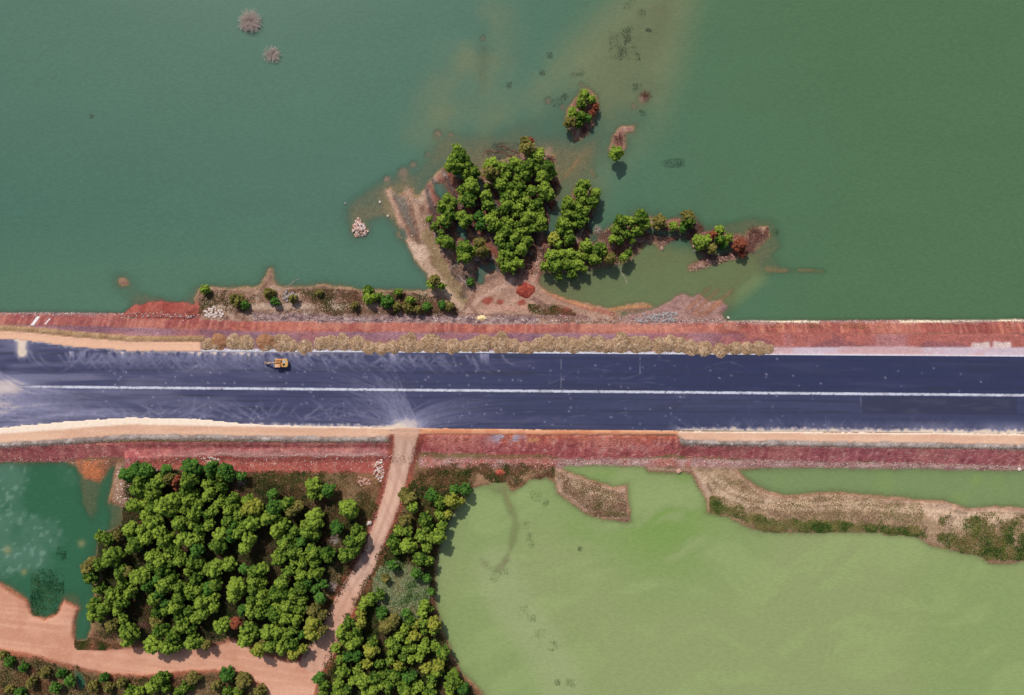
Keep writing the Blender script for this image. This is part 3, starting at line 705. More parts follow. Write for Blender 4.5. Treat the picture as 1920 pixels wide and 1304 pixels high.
def east_col(lx, ly, x, y):
    n = fbm(x + 6*fbm(x, y, 18, 2, 60), y + 6*fbm(x, y, 18, 2, 61), 16, 4, 55); n2 = fbm(x, y, 50, 3, 56)
    c = np.ones(lx.shape+(3,))*lin(139, 150, 99)
    c = mixc(c, lin(133, 149, 94), smooth(0.4, 0.65, n2))
    wx = fbm(x, y, 26, 2, 62)*26; wy = fbm(x, y, 26, 2, 63)*26
    sw = fbm((x+wx)*0.35 + (y+wy)*0.2, (y+wy) - (x+wx)*0.3, 6.5, 3, 64)
    reg = np.exp(-(((lx-1240)/95)**2 + ((ly-975)/95)**2)) + 0.5*np.exp(-(((lx-1080)/50)**2 + ((ly-990)/30)**2)) + 0.6*np.exp(-(((lx-1190)/90)**2 + ((ly-895)/22)**2))
    c = mixc(c, lin(112, 142, 66), np.clip(reg*smooth(0.46, 0.62, sw), 0, 1)*0.75)
    c = mixc(c, lin(148, 164, 104), smooth(0.5, 0.7, 1-sw)*0.35)
    c = mixc(c, lin(150, 158, 112), (1-smooth(20, 60, linedist([(930,1070),(960,1140),(1010,1200),(1060,1290)], lx, ly, 80)))*0.6)
    return c
def chan_col(lx, ly, x, y):
    c = np.ones(lx.shape+(3,))*lin(117, 136, 88)
    return mixc(c, lin(122, 142, 84), smooth(0.4, 0.6, fbm(x, y, 14, 3, 58)))
kk = S*KL
lake = water('lake', axis(-160.0, 160.0, 0.8, 3500.0), np.concatenate([np.arange(3.0, 111.0, 0.8), 111+np.cumsum(0.8*1.35**np.arange(1, 25))]), lake_col, 0.34, M_lake, lambda lx, ly: ly < 630)
def keep_poly(p): return lambda lx, ly: sdf(p, lx, ly, 40) > -30
water('west_pond', np.concatenate([-160-np.cumsum(0.8*1.35**np.arange(1, 16))[::-1], np.arange(-160, -115, 0.6)]), np.arange(-92, -32, 0.6), west_col, 0.32, M_pond, keep_poly(S_PONDS[0]))
water('small_pool', np.arange(-137, -126, 0.6), np.arange(-108, -95, 0.6), west_col, 0.3, M_pond, keep_poly(S_PONDS[3]))
water('east_pond', np.concatenate([np.arange(-26, 160, 0.8), 160+np.cumsum(0.8*1.35**np.arange(1, 16))]), np.concatenate([-111-np.cumsum(0.8*1.35**np.arange(1, 18))[::-1], np.arange(-111, -34, 0.8)]), east_col, 0.24, M_pond,
      lambda lx, ly: (sdf(S_PONDS[1], lx, ly, 40) > -12))
water('channel', np.concatenate([np.arange(66, 160, 0.8), 160+np.cumsum(0.8*1.35**np.arange(1, 16))]), np.arange(-53, -34, 0.8), chan_col, 0.26, M_pond, lambda lx, ly: sdf(S_PONDS[2], lx, ly, 40) > -9)

# ------------------------------------------------------------------ road
def road_px():
    gx = axis(-160.0, 160.0, 0.22, 3500.0)
    return gx
RX = road_px(); NV = 116
vv = np.linspace(0, 1, NV)
RXX = np.repeat(RX[None, :], NV, 0)
rpx = 960 + RXX/S
tpy = pl(ASPH_T, rpx); bpy_ = pl(ASPH_B, rpx)
rpy = tpy + (bpy_-tpy)*vv[:, None]
RYY = (652-rpy)*S
rd1 = fbm(RXX*0.12, RYY, 2.2, 4, 71); rd2 = fbm(RXX, RYY, 6, 4, 72); rd3 = fbm(RXX, RYY, 1.0, 3, 73); rd4 = fbm(RXX*0.05, RYY, 0.8, 2, 74)
asph = np.ones(RXX.shape+(3,))*lin(62, 64, 94)
upper = rpy < pl(MED, rpx)
asph = mixc(asph, lin(44, 49, 80), smooth(500, 1450, rpx)*upper*0.95)
asph = mixc(asph, lin(56, 60, 88), smooth(700, 1100, rpx)*(~upper)*0.9)
asph = mixc(asph, lin(80, 80, 106), smooth(0.5, 0.75, rd1)*(0.55-0.35*smooth(700, 1400, rpx)))
asph = mixc(asph, lin(48, 50, 68), smooth(0.55, 0.8, rd4)*0.45)
yo = rpy - pl(MED, rpx)
for off in (-33, 36, -62, 62, -12, 14):
    asph = mixc(asph, lin(42, 44, 62), np.exp(-((yo-off)/1.6)**2)*0.45*smooth(0.25, 0.7, rd2+0.2))
# dust trodden onto the asphalt
D = np.zeros(RXX.shape)
ri0 = np.searchsorted(RX, -160.0); ncol = int(320/0.22)
def splat(px, py, amp):
    """adds dust along a chain of photo points"""
    ci = ri0 + ((px-960)*S + 160.0)/0.22
    t = (py - pl(ASPH_T, px))/(pl(ASPH_B, px)-pl(ASPH_T, px))
    cj = t*(NV-1)
    i0 = np.floor(ci).astype(int); j0 = np.floor(cj).astype(int)
    for di in (0, 1):
        for dj in (0, 1):
            wgt = np.abs(1-di-(ci-i0))*np.abs(1-dj-(cj-j0))
            i = i0+di; j = j0+dj
            ok = (i >= 0) & (i < RXX.shape[1]) & (j >= 0) & (j < NV)
            np.maximum.at(D, (j[ok], i[ok]), (amp*wgt)[ok])
rr = random.Random(5)
def bez(a, b, c, amp, n=None, wob=0.0, fade=True, broken=0.0):
    L = math.hypot(c[0]-a[0], c[1]-a[1]); n = n or int(L*1.6)+6
    t = np.linspace(0, 1, n)
    x = (1-t)**2*a[0]+2*t*(1-t)*b[0]+t*t*c[0]; y = (1-t)**2*a[1]+2*t*(1-t)*b[1]+t*t*c[1]
    A = amp*(1-t**1.5 if fade else np.ones(n))
    A = A*np.clip(noise2(x*0.12, y*0.12, rr.randrange(999))*1.7-0.3+ (0 if broken else 0.4), 0, 1)
    splat(x, y, A)
for k in range(150):        # fan from the earth track to the left
    x0 = rr.uniform(738, 782); e = rr.random()
    ex = 560 + 190*e**0.7 + rr.uniform(-20, 20); ey = 700 + 95*rr.random()**1.3
    bez((x0, 803), (x0-rr.uniform(0, 26), ey + rr.uniform(8, 30)), (ex, max(ey-12, 668)), rr.uniform(0.25, 0.8))
for k in range(110):        # and to the right
    x0 = rr.uniform(752, 792); ex = rr.uniform(815, 980); ey = rr.uniform(738, 792)
    bez((x0, 804), (x0+rr.uniform(-6, 18), ey+rr.uniform(5, 18)), (ex, ey), rr.uniform(0.2, 0.65))
for k in range(170):        # crossing at the left edge
    y0 = rr.uniform(690, 790); ex = rr.uniform(60, 330); ey = rr.uniform(745, 797)
    bez((-8, y0), (rr.uniform(20, 90), ey-rr.uniform(-10, 25)), (ex, ey), rr.uniform(0.2, 0.6))
for k in range(330):        # tyre marks of trucks turning to tip beside the piles
    x0 = rr.triangular(40, 980, 300); y0 = 660 + x0*0.006 + rr.uniform(0, 6); dx = rr.uniform(15, 45); dy = rr.uniform(14, 36)
    sgn = 1 if rr.random() < 0.8 else -1
    for q in (0, 3.2):
        bez((x0+q, y0), (x0+q+sgn*dx*0.25, y0+dy*0.7), (x0+q+sgn*dx, y0+dy), rr.uniform(0.25, 0.75), broken=1)
for k in range(120):
    x0 = rr.triangular(60, 900, 250); y0 = 784 + x0*0.008 - rr.uniform(0, 10); dx = rr.uniform(8, 70); dy = rr.uniform(6, 44)
    sgn = -1 if rr.random() < 0.7 else 1
    for q in (0, 3.2):
        bez((x0+q, y0), (x0+q+sgn*dx*0.4, y0-dy*0.5), (x0+q+sgn*dx, y0-dy), rr.uniform(0.22, 0.62), broken=1)
for k in range(120):
    x0 = rr.uniform(1240, 1900); y0 = 806 + (x0-1240)*0.008; dx = rr.uniform(-30, 30); dy = rr.uniform(6, 34)
    bez((x0, y0), (x0+dx*0.3, y0-dy*0.6), (x0+dx, y0-dy), rr.uniform(0.1, 0.36), broken=1)
for k in range(60):         # long faint arcs over the clean asphalt
    x0 = rr.uniform(900, 1420); y0 = rr.uniform(672, 800); dx = rr.uniform(-90, 90); dy = rr.uniform(-30, 30)
    bez((x0, y0), (x0+dx*0.6, y0+dy*0.2), (x0+dx, y0+dy), rr.uniform(0.08, 0.25), broken=1)
for k in range(260):        # specks of spilt soil
    x0 = rr.triangular(0, 1920, 300); y0 = rr.uniform(668, 806)
    t = np.linspace(0, 1, 4); splat(x0+t*rr.uniform(0, 2.5), y0+t*rr.uniform(0, 2.5), np.full(4, rr.uniform(0.3, 1.0)))
for x0 in (40, 44, 135, 155, 230, 233, 282, 356, 360, 372, 398, 404, 447, 455, 735, 742, 905, 912):
    for q in range(14):
        x = x0 + rr.uniform(-5, 5); y = 659 + x*0.0065
        bez((x, y), (x+rr.uniform(-1, 1), y+8), (x+rr.uniform(-2, 2), y+rr.uniform(8, 26)), rr.uniform(0.4, 1.0))
blur = D.copy()
for _ in range(2):
    blur[1:-1, 1:-1] = (blur[1:-1, 1:-1]*4 + blur[:-2, 1:-1]+blur[2:, 1:-1]+blur[1:-1, :-2]+blur[1:-1, 2:])/8
D = np.maximum(D*0.75, blur*1.1)
film = 0.16*np.exp(-(((rpx-10)/130.0)**2 + ((rpy-752)/34.0)**2)) + 0.12*np.exp(-(((rpx-60)/160.0)**2+((rpy-770)/22.0)**2)) + 0.62*np.exp(-(((rpx-764)/30.0)**2+((rpy-802)/16.0)**2)) \
     + 0.36*np.exp(-(((rpx-5)/40.0)**2+((rpy-730)/16.0)**2)) + 0.2*smooth(620, 0, rpx)*smooth(0.35, 0.7, rd1)
film = film*(0.35+1.3*rd1)
low = (bpy_-rpy); top = (rpy-tpy)
fr = smooth(26, 0, low)*(smooth(760, 300, rpx)*0.55+smooth(1250, 1420, rpx)*0.6)*smooth(0.35, 0.75, rd2)
fr2 = smooth(9, 0, low + (rd3-0.5)*12)*(smooth(780, 740, rpx)+smooth(1255, 1285, rpx))*0.75
fr3 = smooth(8, 0, top + (rd3-0.5)*14 - 1)*smooth(780, 500, rpx)*0.5
spill = np.exp(-(((rpx-41)/9.0)**2)) * smooth(674, 664, rpy + (rd3-0.5)*8)
D = np.clip(D + film + fr*0.35 + fr2 + fr3 + spill + smooth(1600, 1900, rpx)*(~upper)*smooth(30, 0, low)*0.25*rd2*2, 0, 1)
dust = mixc(np.ones(asph.shape)*lin(168, 164, 190), lin(228, 206, 184), np.clip(fr2+fr3+spill+smooth(0.5, 0.9, D)*0.6, 0, 1))
asph = mixc(asph, dust, D*0.85)
RZ = np.zeros(RXX.shape)
V = np.stack([RXX, RYY, RZ], -1).reshape(-1, 3); F = grid_faces(NV, len(RX))
me = mesh_np('road', V, F[:, ::-1], asph.reshape(-1, 3))
road = tag(obj('road', me, M_asphalt), kind='structure')

def strip(name, x0, x1, top, bot, z, mat, colf=None, n=400, nv=5, thick=0.0):
    px = np.linspace(x0, x1, n); v = np.linspace(0, 1, nv)
    PX = np.repeat(px[None], nv, 0); PY = top(PX) + (bot(PX)-top(PX))*v[:, None]
    X = (PX-960)*S; Y = (652-PY)*S
    V = np.stack([X, Y, np.full(X.shape, z)], -1).reshape(-1, 3)
    col = colf(PX, PY).reshape(-1, 3) if colf else None
    me = mesh_np(name, V, grid_faces(nv, n)[:, ::-1], col)
    return obj(name, me, mat)
def med_col(px, py):
    n = fbm(px, py, 24, 4, 81); n2 = fbm(px, py, 3, 3, 82)
    c = np.ones(px.shape+(3,))*lin(196, 196, 210)
    c = mixc(c, lin(150, 146, 160), smooth(0.5, 0.75, n)*0.6)
    c = mixc(c, lin(74, 74, 90), smooth(0.66, 0.8, n2)*0.7)
    c = mixc(c, lin(120, 118, 136), smooth(130, 30, px)*0.5)
    e = np.abs(py-pl(MED, px))
    return mixc(c, lin(60, 60, 76), smooth(1.5, 2.4, e + (n2-0.5)*1.6)*0.8)
tag(strip('median_strip', 38, 2300, lambda p: pl(MED, p)-2.9, lambda p: pl(MED, p)+2.9, 0.006, M_asphalt, med_col, 1500, 7), kind='structure')
tag(strip('asphalt_patch', 1617, 1907, lambda p: pl(MED, p)+4.5, lambda p: pl(MED, p)+37, 0.006, M_asphalt,
          lambda px, py: mixc(np.ones(px.shape+(3,))*lin(50, 53, 76), lin(64, 66, 86), smooth(0.45, 0.75, fbm(px*0.2, py, 8, 4, 90))*0.6), 240, 30), kind='structure')
for x0, a, b in ((1614, 4, 36), (1052, -60, -5), (1200, -66, -34)):
    tag(strip('construction_joint', x0-1.0, x0+1.0, lambda p, a=a: pl(MED, p)+a, lambda p, b=b: pl(MED, p)+b, 0.005, M_asphalt,
        lambda px, py: mixc(np.ones(px.shape+(3,))*lin(60, 62, 86), lin(98, 98, 118), smooth(0.3, 0.7, fbm(px, py, 6, 3, 91))), 3, 24), kind='structure')

# ------------------------------------------------------------------ excavator
M_yellow = plain('excavator_yellow', tuple(lin(212, 164, 92)), 0.5, 0.16, 2.0)
M_orange = plain('boom_paint', tuple(lin(204, 144, 84)), 0.5, 0.18, 2.0)
M_cabroof = plain('dusty_cab_roof', tuple(lin(216, 168, 132)), 0.6, 0.12, 2.0)
M_grey = plain('grey_hood', tuple(lin(168, 166, 164)), 0.6, 0.15, 3.0)
M_black = plain('black_rubber', tuple(lin(40, 40, 44)), 0.8, 0.2, 5.0)
M_glass = plain('dark_glass', tuple(lin(38, 46, 56)), 0.1, 0.05, 2.0, spec=0.5)
M_steel = plain('worn_steel', tuple(lin(176, 172, 170)), 0.45, 0.25, 4.0)

def excavator():
    ex = empty('wheeled_excavator', W(529, 681, 0.0), 'dusty yellow wheeled excavator parked on the asphalt beside the soil piles', 'excavator', rz=math.radians(179.0))
    # local: +X points along the boom
    b = MB(); b.box(0.2, 0, 0.85, 3.6, 1.0, 0.45, 0.05); b.box(1.55, 0, 0.6, 0.3, 2.1, 0.28); b.box(-1.15, 0, 0.6, 0.3, 2.1, 0.28); b.build('chassis', M_black, ex)
    for sx in (1.55, -1.15):
        for sy in (-1, 1):
            tm = MB(); n = 20; prof = [(0.50, -0.2), (0.55, -0.14), (0.55, 0.14), (0.50, 0.2), (0.30, 0.2), (0.30, -0.2)]
            v = []; f = []
            for k in range(n):
                a = 2*math.pi*k/n
                for (r, y) in prof: v.append((sx+r*math.cos(a), sy*1.15+y, 0.55+r*math.sin(a)))
            m_ = len(prof)
            for k in range(n):
                for q in range(m_):
                    f.append((k*m_+q, k*m_+(q+1) % m_, ((k+1) % n)*m_+(q+1) % m_, ((k+1) % n)*m_+q))
            tm.add(v, f)
            ty = tm.build('wheel', M_black, ex)
            rm = MB(); rm.tube([(sx, sy*1.15-0.16, 0.55), (sx, sy*1.15+0.16, 0.55)], [0.3, 0.3], 14); rm.tube([(sx, sy*1.15+sy*0.14, 0.55), (sx, sy*1.15+sy*0.24, 0.55)], [0.13, 0.11], 10)
            rm.build('rim', M_yellow, ty)
            fm = MB(); fm.box(sx, sy*1.15, 1.14, 0.95, 0.44, 0.05); fm.build('mudguard', M_grey, ex)
    d = MB(); d.prism([(2.25, 0.15), (2.42, 0.12), (2.38, 0.5), (2.30, 0.75), (2.22, 0.72)], -1.2, 1.2); d.box(2.0, 0.5, 0.55, 0.6, 0.12, 0.16); d.box(2.0, -0.5, 0.55, 0.6, 0.12, 0.16)
    d.build('dozer_blade', M_steel, ex)
    t = MB(); t.tube([(0, 0, 1.0), (0, 0, 1.25)], [0.62, 0.62], 20); t.build('turntable', M_black, ex)
    p = MB(); p.box(0.0, 0, 1.36, 3.5, 2.5, 0.22, 0.04); p.build('deck', M_orange, ex)
    # engine housing and counterweight at the rear
    h = MB(); h.box(-1.05, 0.0, 1.86, 1.15, 2.3, 0.78, 0.08); eng = h.build('engine_hood', M_yellow, ex)
    g = MB(); g.box(-0.98, 0.42, 2.265, 0.74, 0.62, 0.03); g.build('grille', M_black, eng)
    g = MB(); g.box(-1.02, -0.45, 2.27, 0.8, 0.85, 0.04); g.build('hood_panel', M_grey, eng)
    g = MB(); g.tube([(-0.9, 0.86, 2.2), (-0.9, 0.86, 2.65)], [0.07, 0.06], 10); g.build('exhaust_pipe', M_black, eng)
    cw = MB(); arc = [(-1.64, 1.26)] + [(-1.64-0.52*math.sin(a), 1.26*math.cos(a)) for a in np.linspace(0.25, math.pi-0.25, 9)] + [(-1.64, -1.26)]
    n = len(arc); v = [(x, y, 1.2) for x, y in arc] + [(x, y, 2.05) for x, y in arc] + [(-1.66+(x+1.64)*0.8, y*0.95, 2.16) for x, y in arc]
    f = [tuple(range(n)), tuple(reversed(range(2*n, 3*n)))]
    for q in range(2):
        for i in range(n): f.append((q*n+i, (q+1)*n+i, (q+1)*n+(i+1) % n, q*n+(i+1) % n))
    cw.add(v, f); cw.build('counterweight', M_yellow, ex)
    sd = MB(); sd.box(0.55, -0.98, 1.7, 1.9, 0.5, 0.5, 0.05); sd.build('side_locker', M_orange, ex)
    tk = MB(); tk.box(-0.2, -0.5, 1.75, 0.45, 0.4, 0.6, 0.04); tk.build('hydraulic_tank', M_black, ex)
    # cab stands on the left of the machine (lower side of the picture)
    c = MB(); c.prism([(0.05, 1.47), (1.55, 1.47), (1.72, 1.75), (1.55, 2.72), (0.05, 2.72)], 0.42, 1.24); cab = c.build('cab', M_yellow, ex)
    r = MB(); r.box(0.78, 0.83, 2.79, 1.66, 0.92, 0.1, 0.04); r.build('cab_roof', M_cabroof, cab)
    g = MB(); g.prism([(1.60, 1.85), (1.735, 1.82), (1.60, 2.64), (1.55, 2.64)], 0.5, 1.16); g.build('windscreen', M_glass, cab)
    g = MB(); g.box(0.75, 1.25, 2.22, 1.2, 0.03, 0.75); g.build('side_window', M_glass, cab)
    g = MB(); g.box(0.32, 0.83, 2.86, 0.42, 0.7, 0.04); g.build('roof_hatch', M_orange, cab)
    # boom, stick, bucket
    def beam(pts, w, name, mat, yc=-0.03):
        m = MB()
        prof = pts
        m.prism(prof, yc-w/2, yc+w/2); return m.build(name, mat, ex)
    bo = beam([(0.05, 1.5), (0.35, 1.42), (1.5, 2.55), (2.75, 2.92), (2.78, 3.18), (1.35, 3.05), (0.1, 1.8)], 0.36, 'boom', M_orange)
    for sy in (-0.27, 0.21):
        m = MB(); m.tube([(0.75, sy, 1.5), (1.35, sy, 2.2)], [0.09, 0.09], 10); m.tube([(1.3, sy, 2.15), (1.75, sy, 2.65)], [0.05, 0.05], 8); m.build('hydraulic_cylinder', M_steel, bo)
    m = MB(); m.tube([(1.55, -0.03, 3.22), (2.35, -0.03, 3.32)], [0.09, 0.09], 10); m.tube([(2.3, -0.03, 3.32), (2.72, -0.03, 3.36)], [0.05, 0.05], 8); m.build('hydraulic_cylinder', M_steel, bo)
    st = beam([(2.55, 3.05), (2.62, 3.42), (3.0, 3.34), (4.95, 1.30), (4.85, 1.18), (2.9, 2.85)], 0.26, 'stick', M_orange)
    m = MB(); m.tube([(3.1, -0.03, 3.35), (3.9, -0.03, 2.6)], [0.07, 0.07], 8); m.tube([(3.85, -0.03, 2.64), (4.5, -0.03, 1.98)], [0.04, 0.04], 8); m.build('hydraulic_cylinder', M_steel, st)
    bk = MB(); bk.prism([(4.85, 1.28), (5.0, 1.05), (4.75, 0.45), (4.25, 0.22), (3.85, 0.35), (3.8, 0.5), (4.2, 0.42), (4.6, 0.62), (4.78, 1.1)], -0.48, 0.42)
    for yy in (-0.47, 0.39): bk.prism([(4.85, 1.2), (4.9, 1.0), (4.6, 0.5), (4.2, 0.35), (3.85, 0.45), (4.15, 0.95)], yy-0.02, yy+0.02)
    bk = bk.build('bucket', M_steel, ex)
    for yy in (-0.4, -0.15, 0.1, 0.35):
        m = MB(); m.prism([(3.88, 0.36), (3.62, 0.44), (3.88, 0.48)], yy-0.05, yy+0.05); m.build('tooth', M_steel, bk)
excavator()

# ------------------------------------------------------------------ dumped soil piles along the upper edge of the asphalt
PILES = [(388,646,11),(409,642,14),(437,642,13),(461,643,13),(497,643,15),(529,645,16),(548,650,11),(571,653,14),(602,645,12),(621,643,13),(643,643,14),(671,644,13),(692,655,13),(714,657,14),
 (738,653,13),(764,645,17),(784,652,10),(808,645,17),(827,650,12),(850,651,14),(872,650,10),(890,647,13),(908,643,15),(938,645,18),(963,650,12),(988,655,14),(1010,648,12),(1029,645,14),(1052,646,14),
 (1075,649,13),(1098,645,14),(1122,646,14),(1142,651,11),(1166,643,17),(1192,647,15),(1210,646,13),(1237,648,13),(1256,645,15),(1276,648,13),(1299,655,14),(1323,657,15),(1352,659,14),(1380,655,12),(1402,655,12),(1425,655,13),(1443,656,8)]
def pile_mesh(k, red=False):
    nr, na = 24, 60
    r = np.linspace(0, 1, nr)[:, None]; a = np.linspace(0, 2*np.pi, na, endpoint=False)[None, :]
    rim = 1 + 0.24*(fbm(np.cos(a)*2+k*7, np.sin(a)*2, 1.0, 3, 100+k)-0.5)*2
    x = r*np.cos(a)*rim; y = r*np.sin(a)*rim
    n1 = fbm(x+k*3, y, 0.5, 4, 110+k); n2 = fbm(x, y+k, 0.10, 2, 120+k)
    z = 0.62*(1-r**1.7) + (0.22*(n1-0.5) + 0.22*(n2-0.5))*smooth(1.0, 0.75, r) - 0.06*smooth(0.85, 1.0, r)
    V = np.stack([x+0*z, y+0*z, z], -1).reshape(-1, 3)
    i = np.arange(nr*na).reshape(nr, na); j = np.roll(i, -1, 1)
    F = np.stack([i[:-1].ravel(), i[1:].ravel(), j[1:].ravel(), j[:-1].ravel()], 1)
    c = mixc(np.ones(x.shape+(3,))*lin(154, 124, 96), lin(176, 146, 118), smooth(0.4, 0.66, n1))
    c = mixc(c, lin(116, 88, 66), smooth(0.52, 0.72, n2)*0.75)
    c = mixc(c, lin(218, 194, 164), smooth(0.72, 0.82, fbm(x, y, 0.09, 2, 130+k))*0.8)
    if red: c = mixc(c, lin(146, 92, 62), smooth(0.45, 0.65, fbm(x, y, 0.9, 2, 140+k))*0.65)
    return mesh_np('soil_pile', V, F, np.clip(c, 0, 1).reshape(-1, 3))
pm = [pile_mesh(k) for k in range(6)] + [pile_mesh(9, True)]
for m in pm: m.materials.append(M_pile)
for k, (px, py, r) in enumerate(PILES):
    red = k in (1, 4)
    x, y, _ = W(px, py, 0.2)
    o = obj('soil_pile', pm[6] if red else pm[(k*5+k//3) % 6], None, None)
    zz = min(float(ground_z(x, y+1.2)), -0.1)
    o.location = (x, y, zz+0.02); R = r*S*1.2
    o.rotation_euler = (0, 0, k*2.39); o.scale = (R*1.04, R*0.98, R*(0.52 + 0.1*((k*7) % 5)/4))
    tag(o, 'tan dumped soil pile stained rusty red, in the row beside the asphalt' if red else 'tan dumped soil pile in the long row beside the asphalt', 'soil pile', 'reddish soil piles in the roadside row' if red else 'tan soil piles in the roadside row')
# red heap on the spit and sand heap at the toe
def heap(name, px, py, r, h, cols, label, cat, sq=1.0):
    m = pile_mesh(20+int(px) % 7)
    n = len(m.vertices); c = np.ones((n, 4), np.float32)
    co = np.zeros(n*3, np.float32); m.vertices.foreach_get('co', co); co = co.reshape(-1, 3)
    f = smooth(0.35, 0.65, fbm(co[:,0], co[:,1], 0.4, 3, 150))[:, None]
    c[:, :3] = lin(*cols[0])*(1-f) + lin(*cols[1])*f
    m.color_attributes['Col'].data.foreach_set('color', c.ravel()); m.materials.append(M_pile)
    x, y, _ = W(px, py, -3.3); o = obj(name, m)
    o.location = (x, y, float(ground_z(x, y))+0.03); o.scale = (r*S, r*S*sq, h)
    return tag(o, label, cat)
heap('earth_heap', 985, 546, 18, 1.6, ((140, 62, 50), (164, 82, 64)), 'dark red oval earth heap at the foot of the spit', 'earth heap', 0.78)
heap('earth_heap', 938, 908-22, 10, 1.0, ((158, 78, 62), (180, 100, 78)), 'low red earth heap beside the drowned pond corner', 'earth heap', 0.7)
heap('sand_heap', 903, 597, 9, 0.9, ((232, 206, 150), (240, 218, 170)), 'small pale yellow sand heap at the toe of the embankment', 'sand heap', 0.6)

# ------------------------------------------------------------------ stones
def stone_mesh(k, col):
    import bmesh
    bm = bmesh.new(); bmesh.ops.create_icosphere(bm, subdivisions=1, radius=1.0)
    g = np.random.default_rng(200+k)
    for v in bm.verts:
        v.co *= 1 + g.uniform(-0.28, 0.22); v.co.z *= 0.7
    me = bpy.data.meshes.new('stone'); bm.to_mesh(me); bm.free()
    a = me.color_attributes.new('Col', 'FLOAT_COLOR', 'POINT')
    c4 = np.ones((len(me.vertices), 4), np.float32); c4[:, :3] = col
    a.data.foreach_set('color', c4.ravel()); me.materials.append(M_stone)
    return me
PALE = [stone_mesh(k, lin(214, 196, 186)) for k in range(4)]
GREYS = [stone_mesh(10+k, lin(158, 148, 146)) for k in range(4)]
PINK = [stone_mesh(20+k, lin(190, 148, 132)) for k in range(4)]
def stone(name, px, py, r, meshes, parent=None, zoff=0.0, base=None, rd=random):
    x, y, _ = W(px, py, -3.6); z = float(ground_z(x, y))
    o = obj(name, rd.choice(meshes), None, parent)
    loc = (x, y, max(z, WL) + r*S*0.25 + zoff)
    if base is not None: loc = (loc[0]-base[0], loc[1]-base[1], loc[2]-base[2])
    o.location = loc
    o.rotation_euler = (rd.uniform(-.4, .4), rd.uniform(-.4, .4), rd.uniform(0, 6.3))
    o.scale = (r*S*rd.uniform(0.85, 1.2), r*S*rd.uniform(0.8, 1.1), r*S*rd.uniform(0.8, 1.1))
    return o
tag(stone('boulder', 693, 980, 6.0, PALE), 'large pale grey boulder lying beside the earth track', 'boulder')
tag(stone('boulder', 1241, 466, 5.0, PINK), 'pale pointed boulder in the lagoon south of the drowned trees', 'boulder')
tag(stone('boulder', 1272, 884, 6.0, PINK), 'flat pale boulder at the pond edge under the red slope', 'boulder')
tag(stone('boulder', 1912, 880, 4.5, PALE), 'pale boulder on the channel bank at the slope toe', 'boulder')
tag(stone('boulder', 1301, 462, 3.4, PINK), 'pale stone on the mud left of the drowned scrub', 'stone', 'pale stones by the drowned scrub')
tag(stone('boulder', 1303, 470, 3.4, PALE), 'pale stone on the mud left of the drowned scrub', 'stone', 'pale stones by the drowned scrub')
tag(stone('boulder', 1207, 590, 3.0, GREYS), 'dark lone stone standing in the shallow water near the toe', 'stone')
tag(stone('boulder', 1366, 596, 3.0, PALE), 'pale stone in the lake just off the red slope', 'stone')
tag(stone('boulder', 712, 379, 2.6, PALE), 'small pale stone standing in the silty shallows of the spit', 'stone', 'stones standing in the silty shallows')
tag(stone('boulder', 727, 405, 2.4, PALE), 'small pale stone standing in the silty shallows of the spit', 'stone', 'stones standing in the silty shallows')
tag(stone('boulder', 647, 381, 2.4, GREYS), 'small dark stone at the outer edge of the silty shallows', 'stone')
def rubble(name, pts, label, meshes, n, rmin, rmax, poly, heapf=None):
    cx = sum(p[0] for p in poly)/len(poly); cy = sum(p[1] for p in poly)/len(poly)
    x, y, _ = W(cx, cy, -3.6); base = (x, y, max(float(ground_z(x, y)), WL))
    e = empty(name, base, label, 'rubble heap')
    g = random.Random(int(cx)); P = np.array(poly); k = 0
    while k < n:
        a = g.uniform(P[:,0].min(), P[:,0].max()); b = g.uniform(P[:,1].min(), P[:,1].max())
        d = float(sdf(poly, np.array([a]), np.array([b]))[0])
        if d < -1: continue
        r = g.uniform(rmin, rmax); k += 1
        stone('stone', a, b, r, meshes, e, (heapf(d) if heapf else 0.0), base, g)
rubble('rock_islet', None, 'pinkish mound of broken rocks rising from the lake', PINK+PINK+PALE, 110, 1.3, 3.0, N_ISLE2, lambda d: 0.1+0.10*max(d, 0))
rubble('rubble_heap', None, 'heap of whitish stones on the bank above the red mound', PALE, 60, 1.2, 3.0, [(382,582),(398,576),(418,584),(420,592),(400,596),(384,592)], lambda d: 0.05*max(d, 0))
rubble('rubble_heap', None, 'heap of grey stones among brown scrub on the shore strip', GREYS, 45, 1.5, 3.4, [(528,553),(545,543),(556,556),(552,567),(535,565)], lambda d: 0.05*max(d, 0))
rubble('rubble_heap', None, 'spill of grey rocks along the lagoon under the embankment', GREYS, 130, 1.3, 3.4, [(1190,598),(1230,590),(1262,584),(1270,592),(1262,604),(1195,604)], lambda d: 0.02*max(d, 0))
rubble('rubble_heap', None, 'pile of cream stones beside the junction of the earth track', PALE+PINK, 70, 1.2, 2.8, [(698,872),(716,862),(722,880),(716,902),(704,895)], lambda d: 0.04*max(d, 0))
rubble('rubble_heap', None, 'scatter of cream rocks in dry grass near the track', PINK, 26, 1.5, 3.0, [(672,896),(690,895),(694,908),(676,912)])
rubble('rubble_heap', None, 'loose white stones on the red bench above the wood', PALE, 34, 1.0, 2.4, [(380,858),(405,856),(418,868),(395,870)])
rubble('rubble_heap', None, 'ridge of reddish stones running out past the drowned scrub', PINK, 80, 0.8, 1.8, [(1293,506),(1320,490),(1345,486),(1385,474),(1388,482),(1350,494),(1300,510)], lambda d: 0.05*max(d, 0))
rubble('rubble_heap', None, 'scatter of pale stones on the mud west of the wood', PALE+PINK, 44, 1.0, 2.4, [(215,880),(228,870),(228,905),(250,915),(245,935),(212,945),(214,910)])

